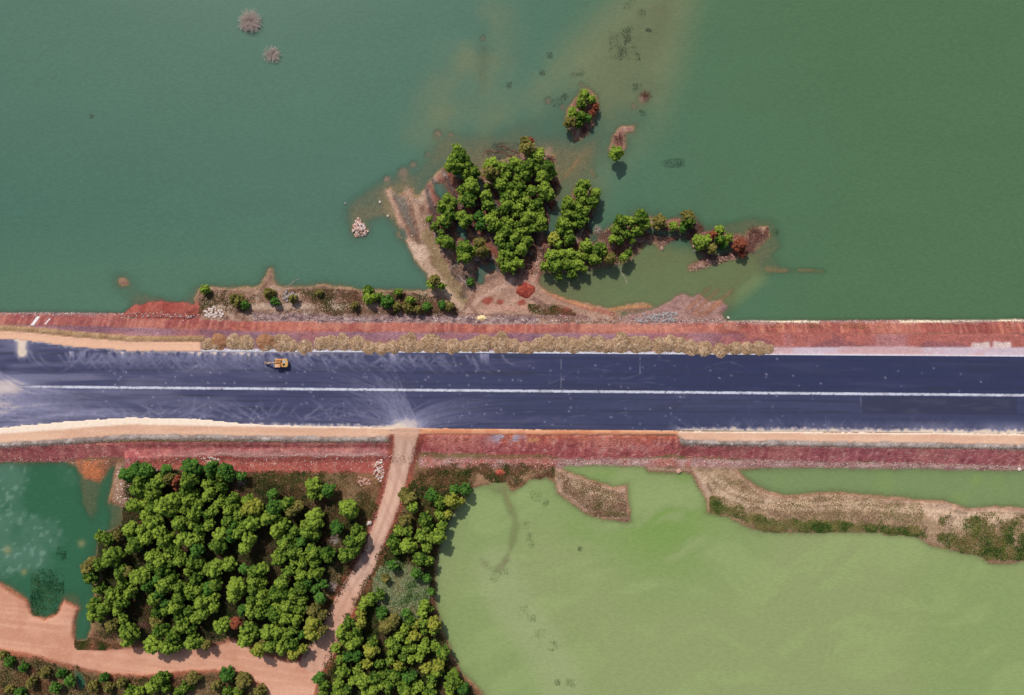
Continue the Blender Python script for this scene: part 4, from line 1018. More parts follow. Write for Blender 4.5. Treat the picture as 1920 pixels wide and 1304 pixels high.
def scatter_stones(name, label, pts, rmin, rmax, pal, seed):
    """small stones nobody could count: one mesh"""
    g = np.random.default_rng(seed)
    Vs, Fs, Cs = [], [], []
    base = np.array([(1,0,-.3),(-.5,.87,-.3),(-.5,-.87,-.3),(.6,.5,.5),(-.75,.1,.55),(.2,-.8,.5),(0,0,.8)])
    fc = np.array([(0,1,3),(1,4,3),(1,2,4),(2,5,4),(2,0,5),(0,3,5),(3,4,6),(4,5,6),(5,3,6)])
    pts = np.array(pts); n = len(pts)
    x, y = (pts[:,0]-960)*S*KL, (652-pts[:,1])*S*KL
    z = ground_z(x, y)
    for k in range(n):
        if z[k] < WL-0.15: continue
        r = S*g.uniform(rmin, rmax); a = g.uniform(0, 6.28)
        b = base*(1+g.uniform(-.25, .25, base.shape))*r
        c, s_ = math.cos(a), math.sin(a)
        bb = np.stack([b[:,0]*c-b[:,1]*s_, b[:,0]*s_+b[:,1]*c, b[:,2]], 1) + (x[k], y[k], z[k]+r*0.15)
        Fs.append(fc+7*len(Vs)); Vs.append(bb)
        Cs.append(np.repeat(lin(*pal[g.integers(len(pal))])[None]*g.uniform(0.75, 1.15), 7, 0))
    me = mesh_np(name, np.concatenate(Vs), np.concatenate(Fs), np.concatenate(Cs))
    return tag(obj(name, me, M_stone), label, 'stones', kind='stuff')
g = np.random.default_rng(33)
xs = g.uniform(-40, 1960, 2600); ys = pl(TOE_T, xs) + g.normal(-1, 3.2, 2600) - np.where((xs > 370) & (xs < 1200), np.abs(g.normal(0, 6, 2600)), 0)
scatter_stones('stones', 'small grey and reddish stones along the lake side toe', np.stack([xs, ys], 1), 0.5, 1.6, [(190,170,166),(150,130,132),(120,96,98),(216,200,192)], 1)
xs = g.uniform(-40, 1960, 2200); ys = pl(TOE_B, xs) + g.normal(3, 4.5, 2200) + np.where((xs > 250) & (xs < 720), np.abs(g.normal(0, 14, 2200)), 0)
scatter_stones('stones', 'small pale and red stones along the pond side toe', np.stack([xs, ys], 1), 0.5, 1.5, [(200,170,160),(160,110,102),(126,80,76),(214,196,188)], 2)
xs = g.uniform(-40, 1960, 2600); ys = pl(SAND_B_OUT, xs) + 11 + g.normal(0, 2.2, 2600); ok = (xs < 735) | (xs > 1275)
scatter_stones('gravel', 'grey gravel lumps along the lower sand shoulder', (np.stack([xs, ys], 1)[ok]-np.array([960, 652]))/KL+np.array([960, 652]), 0.4, 1.1, [(186,166,142),(150,130,110),(116,98,84)], 3)
pxs = g.uniform(375, 1460, 2600); pys = 648 + (pxs-400)*0.008 + g.normal(0, 9, 2600)
pl_pts = (np.stack([pxs, pys], 1)-np.array([960, 652]))/KL+np.array([960, 652])
scatter_stones('clods', 'loose tan clods scattered round the roadside soil piles', pl_pts, 0.4, 1.0, [(190,158,118),(150,118,86),(210,180,146)], 4)
tx = g.uniform(0, 1, 900); tp = np.array(TRACK); tt_ = tx*(len(tp)-1.001); ti = tt_.astype(int); tf = (tt_-ti)[:, None]
tc_ = tp[ti]*(1-tf)+tp[ti+1]*tf; sd_ = np.where(g.random(900) < 0.5, -1, 1)*(17+np.abs(g.normal(0, 3, 900)))
tc_[:, 0] += sd_; tc_ = tc_[tc_[:, 1] > 835]
scatter_stones('stones', 'small dark red stones along both edges of the earth track', tc_, 0.5, 1.3, [(150,96,90),(120,76,74),(196,160,148)], 5)
sx = g.uniform(700, 1400, 1500); sy = g.uniform(300, 600, 1500); okk = sdf(N_LAND, sx, sy) > 0
scatter_stones('stones', 'small stones and litter scattered over the muddy spit', np.stack([sx, sy], 1)[okk], 0.4, 1.1, [(176,144,128),(120,90,82),(224,212,204)], 6)

# pale chutes running down the red slope
for (px, py, wd, ln, lab) in ((66, 602, 6.5, 17, 'wide pale chute running down the red lakeside slope'), (89, 603, 3.0, 11, 'narrow pale chute running down the red lakeside slope')):
    nn = 9; V = []
    for q in range(nn):
        t = q/(nn-1); yy = py-ln/2+ln*t; xx = px+2.5-5*t
        for sgn in (-1, 1):
            X, Y, _ = W(xx+sgn*wd/2, yy, -1.5); V.append((X, Y, float(ground_z(X, Y))+0.10))
    V += [(a, b, c-0.25) for a, b, c in V]; F = []
    o_ = 2*nn
    for q in range(nn-1):
        a = 2*q; F += [(a, a+1, a+3, a+2), (a, a+2, a+2+o_, a+o_), (a+1, a+1+o_, a+3+o_, a+3)]
    me = bpy.data.meshes.new('drain_chute'); me.from_pydata(V, [], F); me.update()
    tag(obj('drain_chute', me, plain('pale_chute', tuple(lin(214, 206, 206)), 0.9, 0.15)), lab, 'chute')

# ------------------------------------------------------------------ trees
def leaf_cloud(centers, radii, per_area, size, g, up=0.35, flat=0.0):
    """leaf quads over a set of foliage balls -> V, F, brightness"""
    P, Nn, B = [], [], []
    for c, r in zip(centers, radii):
        n = max(6, int(per_area*r*r*12.57))
        d = g.normal(size=(n, 3)); d /= np.linalg.norm(d, axis=1)[:, None]
        d[:, 2] = np.where(d[:, 2] < -0.3, -d[:, 2], d[:, 2])
        rad = r*g.uniform(0.55, 1.05, (n, 1))
        P.append(c + d*rad); nn = d + g.normal(size=(n, 3))*0.55; nn[:, 2] += up
        Nn.append(nn/np.linalg.norm(nn, axis=1)[:, None])
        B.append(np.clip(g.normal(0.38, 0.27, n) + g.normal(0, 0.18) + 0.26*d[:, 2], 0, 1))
    P = np.concatenate(P); Nn = np.concatenate(Nn); B = np.concatenate(B); n = len(P)
    u = np.cross(Nn, g.normal(size=(n, 3))); u /= np.linalg.norm(u, axis=1)[:, None]; v = np.cross(Nn, u)
    s = size*g.uniform(0.6, 1.25, (n, 1))
    V = np.stack([P-u*s, P-v*s*0.5+Nn*s*0.12, P+u*s, P+v*s*0.5+Nn*s*0.12], 1).reshape(-1, 3)
    F = np.arange(4*n).reshape(n, 4)
    return V, F, np.repeat(B, 4)

def crown_mesh(k, R, leaf=0.23):
    g = np.random.default_rng(300+k)
    nc = int(15 + R*12); cs, rs = [], []
    lean = g.normal(0, 0.10, 2); lob = g.uniform(0, 6.28); la = g.uniform(0.05, 0.22)
    for i in range(nc):
        a = i*2.4 + g.uniform(-.5, .5); q = math.sqrt((i+0.5)/nc)
        rr_ = R*q*0.86*g.uniform(0.78, 1.14)*(1 + la*math.cos(2*(a-lob)))
        zz = R*(1.05*(1-q**1.7) + g.uniform(-0.30, 0.34))*1.2
        cs.append((rr_*math.cos(a)+lean[0]*R, rr_*math.sin(a)+lean[1]*R, zz)); rs.append(R*g.uniform(0.15, 0.25))
    top = list(cs)
    for i in range(int(nc*0.7)):           # lower boughs
        a = g.uniform(0, 6.28); q = g.uniform(0.15, 0.85)
        cs.append((R*q*math.cos(a), R*q*math.sin(a), -R*g.uniform(0.15, 0.85))); rs.append(R*g.uniform(0.2, 0.34))
    V, F, B = leaf_cloud(np.array(cs), np.array(rs), 40.0, leaf, g)
    V2, F2, B2 = leaf_cloud(np.array([(0, 0, -0.1*R)]), np.array([0.62*R]), 9.0, 0.42, g)   # inner leaves close the crown, colour darkened to stand for its shade
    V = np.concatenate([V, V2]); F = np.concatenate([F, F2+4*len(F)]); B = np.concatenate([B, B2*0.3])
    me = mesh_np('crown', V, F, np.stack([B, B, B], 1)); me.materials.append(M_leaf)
    return me, top

def trunk_mesh(k, R, hgt, cs):
    g = random.Random(k); m = MB()
    m.tube([(0, 0, -hgt-0.4), (0.06*R, 0.03*R, -hgt*0.5), (0, 0, 0.2*R)], [0.13+0.03*R, 0.10+0.02*R, 0.05], 6)
    for c in g.sample(cs, min(6, len(cs))):
        z0 = -hgt*g.uniform(0.1, 0.45)
        m.tube([(0.03, 0.02, z0), (c[0]*0.5, c[1]*0.5, z0*0.4+c[2]*0.5), tuple(c)], [0.06, 0.045, 0.02], 4, cap=False)
    me = m.mesh('trunk'); me.materials.append(M_bark); return me

SIZES = {'s': (1.45, 4.0), 'm': (2.0, 5.0), 'l': (2.6, 5.8)}
LIB = {}
for sk, (R, hg) in SIZES.items():
    L_ = []
    for k in range(7):
        cm, cs = crown_mesh({'s': 0, 'm': 20, 'l': 40}[sk]+k, R); L_.append((cm, trunk_mesh(k, R, hg, cs)))
    LIB[sk] = L_
T_SPIT = """857,281,9 862,294,15 853,310,16 875,314,10 873,326,9 888,325,11 881,343,11 882,352,13 866,358,8 894,362,8 879,374,13 868,374,8 914,349,6 911,368,10 914,383,11
921,310,13 920,325,12o 945,313,10 956,317,9 952,329,9 942,329,7 965,306,10 971,319,9 986,313,12 996,304,9 1006,316,9 1012,288,9 1012,297,9 999,290,9 986,268,10o 987,279,12o 994,266,7r
1026,314,12 1018,330,13 1032,325,10 987,327,11 970,336,9 942,349,12 932,345,8 959,351,10 975,351,11 997,358,10 1021,357,13 1031,365,9 1021,367,10 955,360,9 965,365,9 948,374,11 981,367,8 987,376,9
974,390,8 971,378,8 1007,383,10 997,389,9 1012,393,8 952,386,11 964,389,8 838,374,11 830,387,9 848,381,9 828,393,8 841,389,9 843,403,11 829,413,9 837,418,9 866,405,9 875,413,10 869,419,8 805,412,6
816,424,7 828,437,7 827,451,9 838,454,11 848,461,6 869,467,13 870,479,12 897,459,11o 904,473,12o 892,470,8 897,405,8d 902,415,9d 901,425,8d 916,411,9 926,402,9 943,396,10 927,415,9 932,422,9 921,428,8 948,413,8
956,419,8 965,403,7 980,402,7 948,432,11 937,438,8 939,448,10 942,457,10 965,448,10 971,422,8 986,416,10 997,405,11 1013,404,8 1015,415,10 1005,427,9 1018,425,8 974,435,9 988,432,8 956,464,9 990,454,10
977,467,11 984,460,8 956,478,10 942,476,9 939,489,9 952,495,11 965,494,9 974,495,8 946,504,7 962,504,8 816,526,10o 809,532,9 828,536,7
1094,349,11 1088,362,12 1115,365,10 1110,377,11 1091,376,10 1067,379,11 1062,387,9 1083,392,10 1096,396,8 1064,404,10 1084,406,9 1057,421,12 1051,433,9 1076,421,7 1089,421,8 1099,413,6 1067,436,8 1040,448,11y
1045,458,8 1069,450,11 1101,463,11 1123,465,12 1130,473,9 1116,487,10 1143,484,10o 1052,475,9 1069,475,9 1034,482,11 1040,495,13 1022,500,8 1064,495,11 1084,480,8 1096,482,7 1084,497,10 1094,504,7 1047,517,8 1072,514,9
1177,475,8 1170,483,8 1185,453,6 1162,451,8 1148,448,8 1165,416,11 1157,430,10 1182,416,9 1202,411,14 1206,421,11 1194,433,9 1199,437,7 1174,441,8"""
T_EAST = "1236,418,12o 1263,425,8 1290,405,11o 1290,417,11 1281,429,7d 1349,432,9 1337,441,8r 1310,451,11 1323,451,10 1315,461,10 1335,466,9o 1349,449,9 1365,447,8 1357,461,7d 1387,461,11r 1391,478,6r"
T_ISLET = "1096,177,9 1108,187,8 1089,195,9 1073,213,9 1089,218,9 1069,230,10o 1086,233,7 1102,223,7d 1116,200,7r 1111,213,6r"
T_LONE = "1156,289,12"
T_SHORE = "385,543,8 690,545,9 690,560,11 725,565,11d 747,549,7 770,562,8 708,556,8 882,529,7d 448,566,10o 437,560,8o 460,572,8d 505,552,10o 515,566,8d 550,560,8o 745,575,8o 765,577,9o 785,580,8o 800,575,8d 842,576,9o 665,574,7o 600,550,6o 830,572,8d"
T_WOOD = """260,881,13d 242,891,12d 276,883,11d 263,903,11 280,892,9 297,904,12 283,909,10 262,921,12 283,926,10 310,881,9d 294,924,8 256,949,12 274,943,9 285,952,10 310,946,14 331,937,11 322,960,11 317,895,9o 331,904,9r 333,914,6r
277,967,12 291,981,12 245,993,12 271,992,10 247,1006,8d 277,1007,11 257,1020,13 248,1027,9 300,996,11 311,1010,12 337,984,12 342,1010,11 317,1029,10 188,1006,9 204,1012,10 222,1004,8o 210,1042,14 288,1041,11 303,1052,11 316,1041,8 339,1050,10 334,1036,8
356,875,13d 370,880,9d 399,877,11d 422,880,11d 356,901,14 350,920,10 396,891,8 416,892,9 388,909,8 399,903,7 397,920,9 387,932,9 368,923,7 356,937,10 376,943,8 417,915,9 416,932,6 413,944,8 350,954,9 364,963,11 402,957,9 391,964,8
431,941,8 440,932,8 431,955,9 443,946,7 465,937,9 477,952,13y 460,958,10y 447,966,8 477,980,13 425,977,10 443,984,9d 460,983,9 358,986,8 391,984,9 368,980,7 373,993,9 433,993,8d 434,1007,9d 413,1003,11 408,1021,13 450,1000,11 468,1010,11 459,1027,10
348,1007,10 361,1015,11 374,1010,9 371,1030,11d 430,891,10d 453,894,8d 512,926,8d 515,952,12d 502,973,11 517,967,10 520,995,11 528,980,9 538,946,12 548,958,11o 560,949,9o 531,984,10 591,966,12 590,983,12 571,983,8 587,909,12 585,927,9 614,917,11d
605,927,7 576,1001,11 553,995,8 544,1007,9 531,1018,10 564,1013,9d 591,1003,9 548,1030,11 585,1033,11 561,1039,9 525,1044,13 653,955,14 645,950,9 660,962,9 630,989,10d 670,993,9 674,1007,10 657,1016,10 665,1027,10 648,1039,11 660,1039,9 614,1039,12 591,1056,9 568,1053,9 550,1056,9
168,1061,12o 188,1060,10 171,1080,12 227,1075,12 240,1071,9o 263,1083,14 230,1095,9 187,1103,9 211,1114,13 245,1111,10 227,1130,11 219,1146,9 179,1135,11 197,1140,12 178,1153,11 188,1157,8 231,1161,8 211,1173,11o 245,1187,14 240,1202,9 276,1101,9d 305,1068,12 286,1064,9
294,1086,9d 306,1097,11 320,1081,10 323,1055,8 297,1115,9d 286,1126,10 297,1146,10 311,1133,8d 312,1144,8 331,1140,11 334,1120,11 325,1097,9 292,1166,11o 302,1183,12 323,1192,12 340,1166,11 286,1209,14 312,1213,12 332,1213,9 361,1054,10 353,1069,8 374,1057,9 367,1086,10 388,1066,10
405,1066,13 428,1058,11 339,1100,9 356,1104,8 359,1117,8 376,1106,9 391,1103,10d 407,1095,10 400,1120,9 400,1137,9 377,1129,12 384,1147,10 371,1158,10 356,1146,9 336,1153,9 344,1170,11 358,1181,8 365,1205,12 387,1209,7o 442,1097,13 453,1106,10 439,1115,11 456,1066,8d 476,1071,10
491,1066,10 477,1087,10 494,1092,8 474,1106,10 491,1112,9 471,1127,9 489,1127,7 473,1146,11 488,1150,10 454,1144,9d 417,1173,12 443,1167,10r 465,1178,11 463,1198,12 477,1187,9 483,1221,11y 496,1207,8o 542,1072,10 565,1074,10 584,1077,8 597,1075,9 528,1092,11 516,1111,11 533,1114,10 565,1101,12
550,1114,9 538,1135,11 553,1141,9 565,1141,9 567,1126,9 515,1150,13 519,1134,8 533,1161,11 559,1161,10 591,1104,7d 588,1143,10o 603,1153,8o 587,1169,12y 587,1189,11y 502,1186,11 521,1183,11 548,1183,10 534,1193,8 508,1209,11 530,1213,11 548,1206,10 551,1224,10y 567,1216,8y 567,1189,7d 604,1180,8o 576,1090,8d 600,1120,9d 605,1095,8d 500,1128,8"""
T_BELT = """767,937,12o 774,949,10 758,927,10o 810,929,11d 849,940,12y 864,940,7y 872,917,10d 852,918,9d 823,943,11 824,964,8 840,964,8y 829,986,9 797,975,12 800,990,10 790,1004,11 820,1006,12 806,1009,10 800,1026,9 764,993,11 749,996,9 761,978,11o 738,1016,12 743,1033,9 767,1024,13
786,1047,12 804,1052,9 795,1135,9 793,1149,9 807,1143,6 769,1163,9 781,1170,9y 795,1167,9 815,1170,11y 813,1183,7 797,1183,7 758,1181,9 749,1192,9 778,1192,10y 734,1204,10 744,1212,8 735,1221,8 767,1203,7 797,1203,8 775,1216,8 761,1219,8 792,1215,9 815,1209,7 829,1223,11 786,1233,8 770,1235,8 757,1233,8
724,1175,14o 740,1163,11o 695,1123,10 685,1127,8 712,1114,9 695,1221,13y 681,1135,8 698,1124,9 677,1150,9y 678,1167,9y 652,1168,10 641,1185,10 654,1190,8 670,1182,9 669,1201,10 657,1211,9 643,1202,7 629,1216,8 698,1204,9 638,1237,8 652,1231,9d 669,1230,9d 687,1245,9y 675,1244,7 669,1257,8 644,1259,11 680,1277,12
634,1280,9 661,1276,8 634,1293,11 650,1293,9 600,1271,9d 608,1285,9 606,1299,8 704,1271,11 720,1263,8 732,1239,8 746,1248,8y 755,1253,6 740,1265,11 712,1245,8 729,1282,9 715,1286,8 700,1291,10 727,1294,7 763,1270,9d 773,1267,8d 758,1293,12 684,1299,8 747,1277,7 801,1254,10y 821,1247,10y 820,1259,9 812,1271,10 809,1282,8
785,1287,10 850,1270,12 841,1285,10 857,1280,9 780,1075,9d 800,1085,8d 735,1060,9d 722,1085,8o 808,1110,7d 715,1150,10d 762,1150,8d 844,1297,8 867,1291,10d 798,1296,7 811,1300,8 772,1300,9"""
T_BOTTOM = "244,1296,10 262,1296,9 287,1286,12 295,1274,9 307,1270,11 311,1289,9 352,1287,10 335,1300,9 425,1264,12d 455,1278,13o 427,1296,9 447,1296,9 363,1270,11o 489,1296,10o 406,1285,9o 130,1275,9d 105,1290,9d 60,1280,9o 40,1298,9d 20,1292,8o 85,1262,9o 115,1262,8d 20,1240,9d 5,1228,8o 45,1250,8d 175,1285,9o 205,1288,9o 195,1270,8d 230,1280,9o"
KIND = {'g': (M_leaf, 'leafy green'), 'd': (M_leaf_dark, 'deep green'), 'o': (M_leaf_olive, 'dull olive'), 'r': (M_leaf_red, 'withered red-brown'), 'y': (M_leaf_yellow, 'yellow-green')}
ZONES = [(T_SPIT, 'on the muddy lake spit', 1.0), (T_EAST, 'on the drowned bank east of the spit', 0.75), (T_ISLET, 'on the islet north of the spit', 0.8), (T_LONE, 'alone', 0.9),
         (T_SHORE, 'on the shore strip above the red slope', 0.45), (T_WOOD, 'in the wood between the west pond and the earth track', 1.15), (T_BELT, 'in the belt between the earth track and the pale green pond', 1.1), (T_BOTTOM, 'in the scrub below the lower earth road', 0.6)]
def place(px, py, where):
    if 'wood' in where:
        if px < 225: return 'on the bank of the west pond'
        if py > 1160: return 'in the wood, bordering the lower earth road'
        if px > 600: return 'between the wood and the earth track'
        if py < 930 and px < 470: return 'at the wood edge below the red bench'
        if py < 930: return 'in the dry grass below the red bench'
        if px < 345: return 'in the wood, near the west pond'
        if px > 490: return 'in the wood, near the earth track'
        return 'in the heart of the big wood'
    if 'belt' in where:
        if py < 1062: return 'between the track junction and the creeper patch'
        if px > 795: return 'on the wooded bank of the pale green pond'
        if px < 715: return 'along the earth track opposite the big wood'
        return 'in the thicket south of the creeper patch'
    if 'spit' in where and 'east' not in where and 'islet' not in where:
        if py > 515 and px < 850: return 'at the foot of the muddy spit'
        if px < 896: return 'west of the rusty strip on the muddy spit'
        if px < 1037: return 'in the big grove on the muddy spit'
        if px < 1135 and py < 460: return 'in the grove across the wet channel'
        if px < 1150: return 'in the grove overhanging the lagoon'
        return 'in the grove beside the slanting pole'
    return where
def make_tree(px, py, r, kd, where, hk, idx):
    r0 = r; r = r*(1.24 if 'wood' in where else 1.16)
    Rm = r*S
    sk = 's' if r < 11.0 else ('m' if r < 14.0 else 'l')
    R0, hg0 = SIZES[sk]; sc = Rm/R0
    g = random.Random(px*7919+py*31+r)
    lib = LIB[sk]; k = g.randrange(len(lib))
    hg = hg0*sc*hk*g.uniform(0.85, 1.15) if where != 'alone' else hg0*sc
    zc = -3.5 + hg
    x, y, _ = W(px, py, zc)
    gz = max(float(ground_z(x, y)), WL-0.3)
    mat, word = KIND[kd]
    low = where.startswith('on the shore') or where.startswith('in the scrub')
    kind = 'shrub' if low else ('small_crown' if r0 <= 9 else 'tree')  # smaller trees are sorted out by crown radius alone, not by age
    if where == 'alone': lab = 'single round green tree standing in the lake by a brushwood islet'; grp = None
    else:
        sz = '' if low else ('broad ' if r0 >= 12 else ('' if kind == 'tree' else 'small '))
        pl_ = place(px, py, where)
        noun = {'shrub': 'bushy shrub', 'small_crown': 'young tree', 'tree': 'tree'}[kind]
        lab = f'{sz}{word} {noun} {pl_}'; grp = f'{sz}{word} {noun}s {pl_}'
    e = empty({'tree': 'leafy_tree', 'small_crown': 'small_tree', 'shrub': 'shrub'}[kind], (x, y, gz), lab, 'young tree' if kind == 'small_crown' else kind, grp)
    rz = g.uniform(0, 6.28)
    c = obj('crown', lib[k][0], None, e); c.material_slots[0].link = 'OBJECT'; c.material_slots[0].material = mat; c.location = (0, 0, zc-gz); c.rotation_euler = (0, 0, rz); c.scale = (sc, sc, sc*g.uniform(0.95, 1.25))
    t = obj('trunk', lib[k][1], None, e); t.location = (0, 0, zc-gz); t.rotation_euler = (0, 0, rz); t.scale = (sc, sc, (zc-gz+0.35)/(hg0+0.4)*1.0)
for data, where, hk in ZONES:
    for i, tok in enumerate(data.split()):
        a, b, c = tok.split(',')
        kd = 'g'
        if c[-1].isalpha(): kd = c[-1]; c = c[:-1]
        make_tree(int(a), int(b), int(c), kd, where, hk, i)

# ------------------------------------------------------------------ bare drowned shrubs, fallen wood
def bare_shrub(px, py, R, hgt, n, label, mat, seed, group=None, z0=WL):
    g = random.Random(seed); x, y, _ = W(px, py, z0+hgt*0.4)
    e = empty('bare_shrub', (x, y, z0-0.1), label, 'bare shrub', group)
    for q in range(4):
        a = g.uniform(0, 6.28); m = MB()
        m.tube([(0, 0, -0.3), (0.15*R*math.cos(a), 0.15*R*math.sin(a), hgt*0.3), (0.3*R*math.cos(a), 0.3*R*math.sin(a), hgt*0.6)], [0.09, 0.07, 0.04], 5)
        m.build('stem', mat, e)
    m = MB()
    for q in range(n):
        a = g.uniform(0, 6.28); el = math.acos(g.uniform(0.0, 1.0)); ln = R*g.uniform(0.6, 1.1)
        s0 = g.uniform(0.05, 0.35)
        d = np.array([math.sin(el)*math.cos(a), math.sin(el)*math.sin(a), math.cos(el)*hgt/R*0.9+0.12])
        p0 = d*ln*s0; p1 = d*ln*(0.6) + np.array([g.uniform(-.1, .1), g.uniform(-.1, .1), 0.1])*R; p2 = d*ln + np.array([g.uniform(-.12, .12), g.uniform(-.12, .12), 0])*R
        m.tube([p0, p1, p2], [0.042, 0.032, 0.016], 3, cap=False)
        for w_ in range(3):
            f = g.uniform(0.4, 0.95); b = p1*(1-f)+p2*f; q2 = b + np.array([g.uniform(-1, 1), g.uniform(-1, 1), g.uniform(-.2, .7)])*R*0.16
            m.tube([b, q2], [0.02, 0.01], 3, cap=False)
    m.build('twigs', mat, e)
bare_shrub(468, 40, 3.9, 2.6, 420, 'wide pale leafless shrub standing in open lake water', M_deadwood, 1)
bare_shrub(510, 102, 3.0, 1.8, 170, 'smaller sparse grey leafless shrub standing in open lake water', M_deadwood, 2)
bare_shrub(1042, 345, 1.9, 1.3, 90, 'leafless reddish shrub on the east edge of the spit', M_brownwood, 3, z0=-3.9)
bare_shrub(1031, 299, 1.6, 1.2, 80, 'small leafless reddish shrub off the north tip of the spit', M_brownwood, 4, z0=-3.9)
bare_shrub(866, 340, 1.6, 1.0, 70, 'grey leafless shrub among trees on the west of the spit', M_brownwood, 5, z0=-3.8)
bare_shrub(625, 1012, 2.0, 1.6, 110, 'pale dry leafless shrub at the east edge of the wood', M_deadwood, 6, z0=-3.0)
bare_shrub(275, 1172, 2.2, 1.6, 110, 'grey leafless shrub in the brown gap of the wood', M_brownwood, 7, z0=-3.0)
bare_shrub(610, 945, 2.4, 1.4, 110, 'brown leafless shrub in dry grass by the wood', M_brownwood, 8, z0=-3.2)
bare_shrub(622, 1100, 1.8, 1.6, 90, 'grey leafless shrub between the wood and the earth track', M_deadwood, 9, z0=-3.0)
bare_shrub(1415, 440, 3.0, 1.0, 170, 'wide brown drowned brush at the east tip of the drowned bank', M_brownwood, 10)
bare_shrub(1405, 462, 2.6, 0.9, 130, 'low brown drowned brush beside the withered red trees', M_brownwood, 11)
bare_shrub(1160, 262, 2.4, 0.9, 120, 'brown brushwood heaped on the islet of the lone tree', M_brownwood, 12)
bare_shrub(1098, 245, 1.9, 0.8, 90, 'brown brushwood on the low side of the northern islet', M_brownwood, 13)
bare_shrub(1210, 180, 2.0, 0.8, 70, 'dark drowned brush standing in the silty shallows', M_brownwood, 14)
bare_shrub(1313, 428, 1.7, 0.9, 80, 'rounded brown bush at the water west of the drowned bank', M_brownwood, 15)
bare_shrub(454, 904, 2.0, 1.2, 70, 'grey leafless shrub at the north edge of the wood', M_deadwood, 16, z0=-3.0)
bare_shrub(1120, 430, 1.6, 0.9, 60, 'grey drowned shrub in the gap between spit and bank', M_deadwood, 17)

def log_thing(name, pts, r, label, cat, mat, twigs=0, seed=0):
    g = random.Random(seed)
    P = [W(a, b, -3.8) for a, b in pts]; x, y, _ = P[0]
    zs = [max(float(ground_z(p[0], p[1])), WL) + 0.12 for p in P]
    e = empty(name, (x, y, zs[0]), label, cat)
    loc = [(p[0]-x, p[1]-y, z-zs[0]) for p, z in zip(P, zs)]
    m = MB(); m.tube(loc, list(np.linspace(r, r*0.4, len(loc))), 6); m.build('stem', mat, e)
    if twigs:
        m = MB()
        for q in range(twigs):
            t = g.uniform(0.15, 1)*(len(loc)-1); i = min(int(t), len(loc)-2); f = t-i
            b = np.array(loc[i])*(1-f)+np.array(loc[i+1])*f
            d = np.array(loc[i+1])-np.array(loc[i]); d /= np.linalg.norm(d)
            s_ = np.array([-d[1], d[0], 0])*g.choice((-1, 1))
            tip = b + (d*g.uniform(.4, 1.3) + s_*g.uniform(.3, 1.0) + np.array([0, 0, g.uniform(0, .35)]))*g.uniform(0.8, 2.2)
            m.tube([b, (b+tip)/2+np.array([0, 0, .05]), tip], [0.045, 0.03, 0.012], 3, cap=False)
        m.build('twigs', mat, e)
    return e
log_thing('fallen_tree', [(985,303),(960,292),(935,285),(910,284)], 0.13, 'long fallen leafless tree in the water at the north of the spit', 'fallen tree', M_brownwood, 46, 1)
log_thing('fallen_tree', [(975,288),(955,280),(940,272)], 0.10, 'shorter fallen leafless tree heaped beside the longer one', 'fallen tree', M_brownwood, 36, 2)
log_thing('fallen_branch', [(843,505),(852,497),(860,494)], 0.08, 'pale forked dead branch on the mud beside the pool', 'branch', M_deadwood, 7, 3)
log_thing('fallen_branch', [(858,515),(868,525),(876,535)], 0.07, 'thin pale dead branches strewn above the shore strip', 'branch', M_deadwood, 9, 4)
log_thing('fallen_branch', [(814,436),(818,444)], 0.06, 'short white dead branch below the west trees of the spit', 'branch', M_deadwood, 4, 5)
log_thing('pole', [(1154,496),(1166,512),(1178,533)], 0.09, 'slender pole slanting into the green lagoon', 'pole', M_deadwood, 3, 6)
log_thing('fallen_log', [(560,932),(572,944),(585,955)], 0.09, 'thin pale felled trunk lying in the dry grass', 'log', M_brownwood, 2, 7)
log_thing('fallen_branch', [(536,538),(548,532),(556,525)], 0.07, 'bare branch reaching from the shore strip into the lake', 'branch', M_deadwood, 5, 8)
log_thing('fallen_log', [(774,969),(782,978)], 0.06, 'short grey felled trunk on the bare soil of the belt', 'log', M_deadwood, 0, 9)

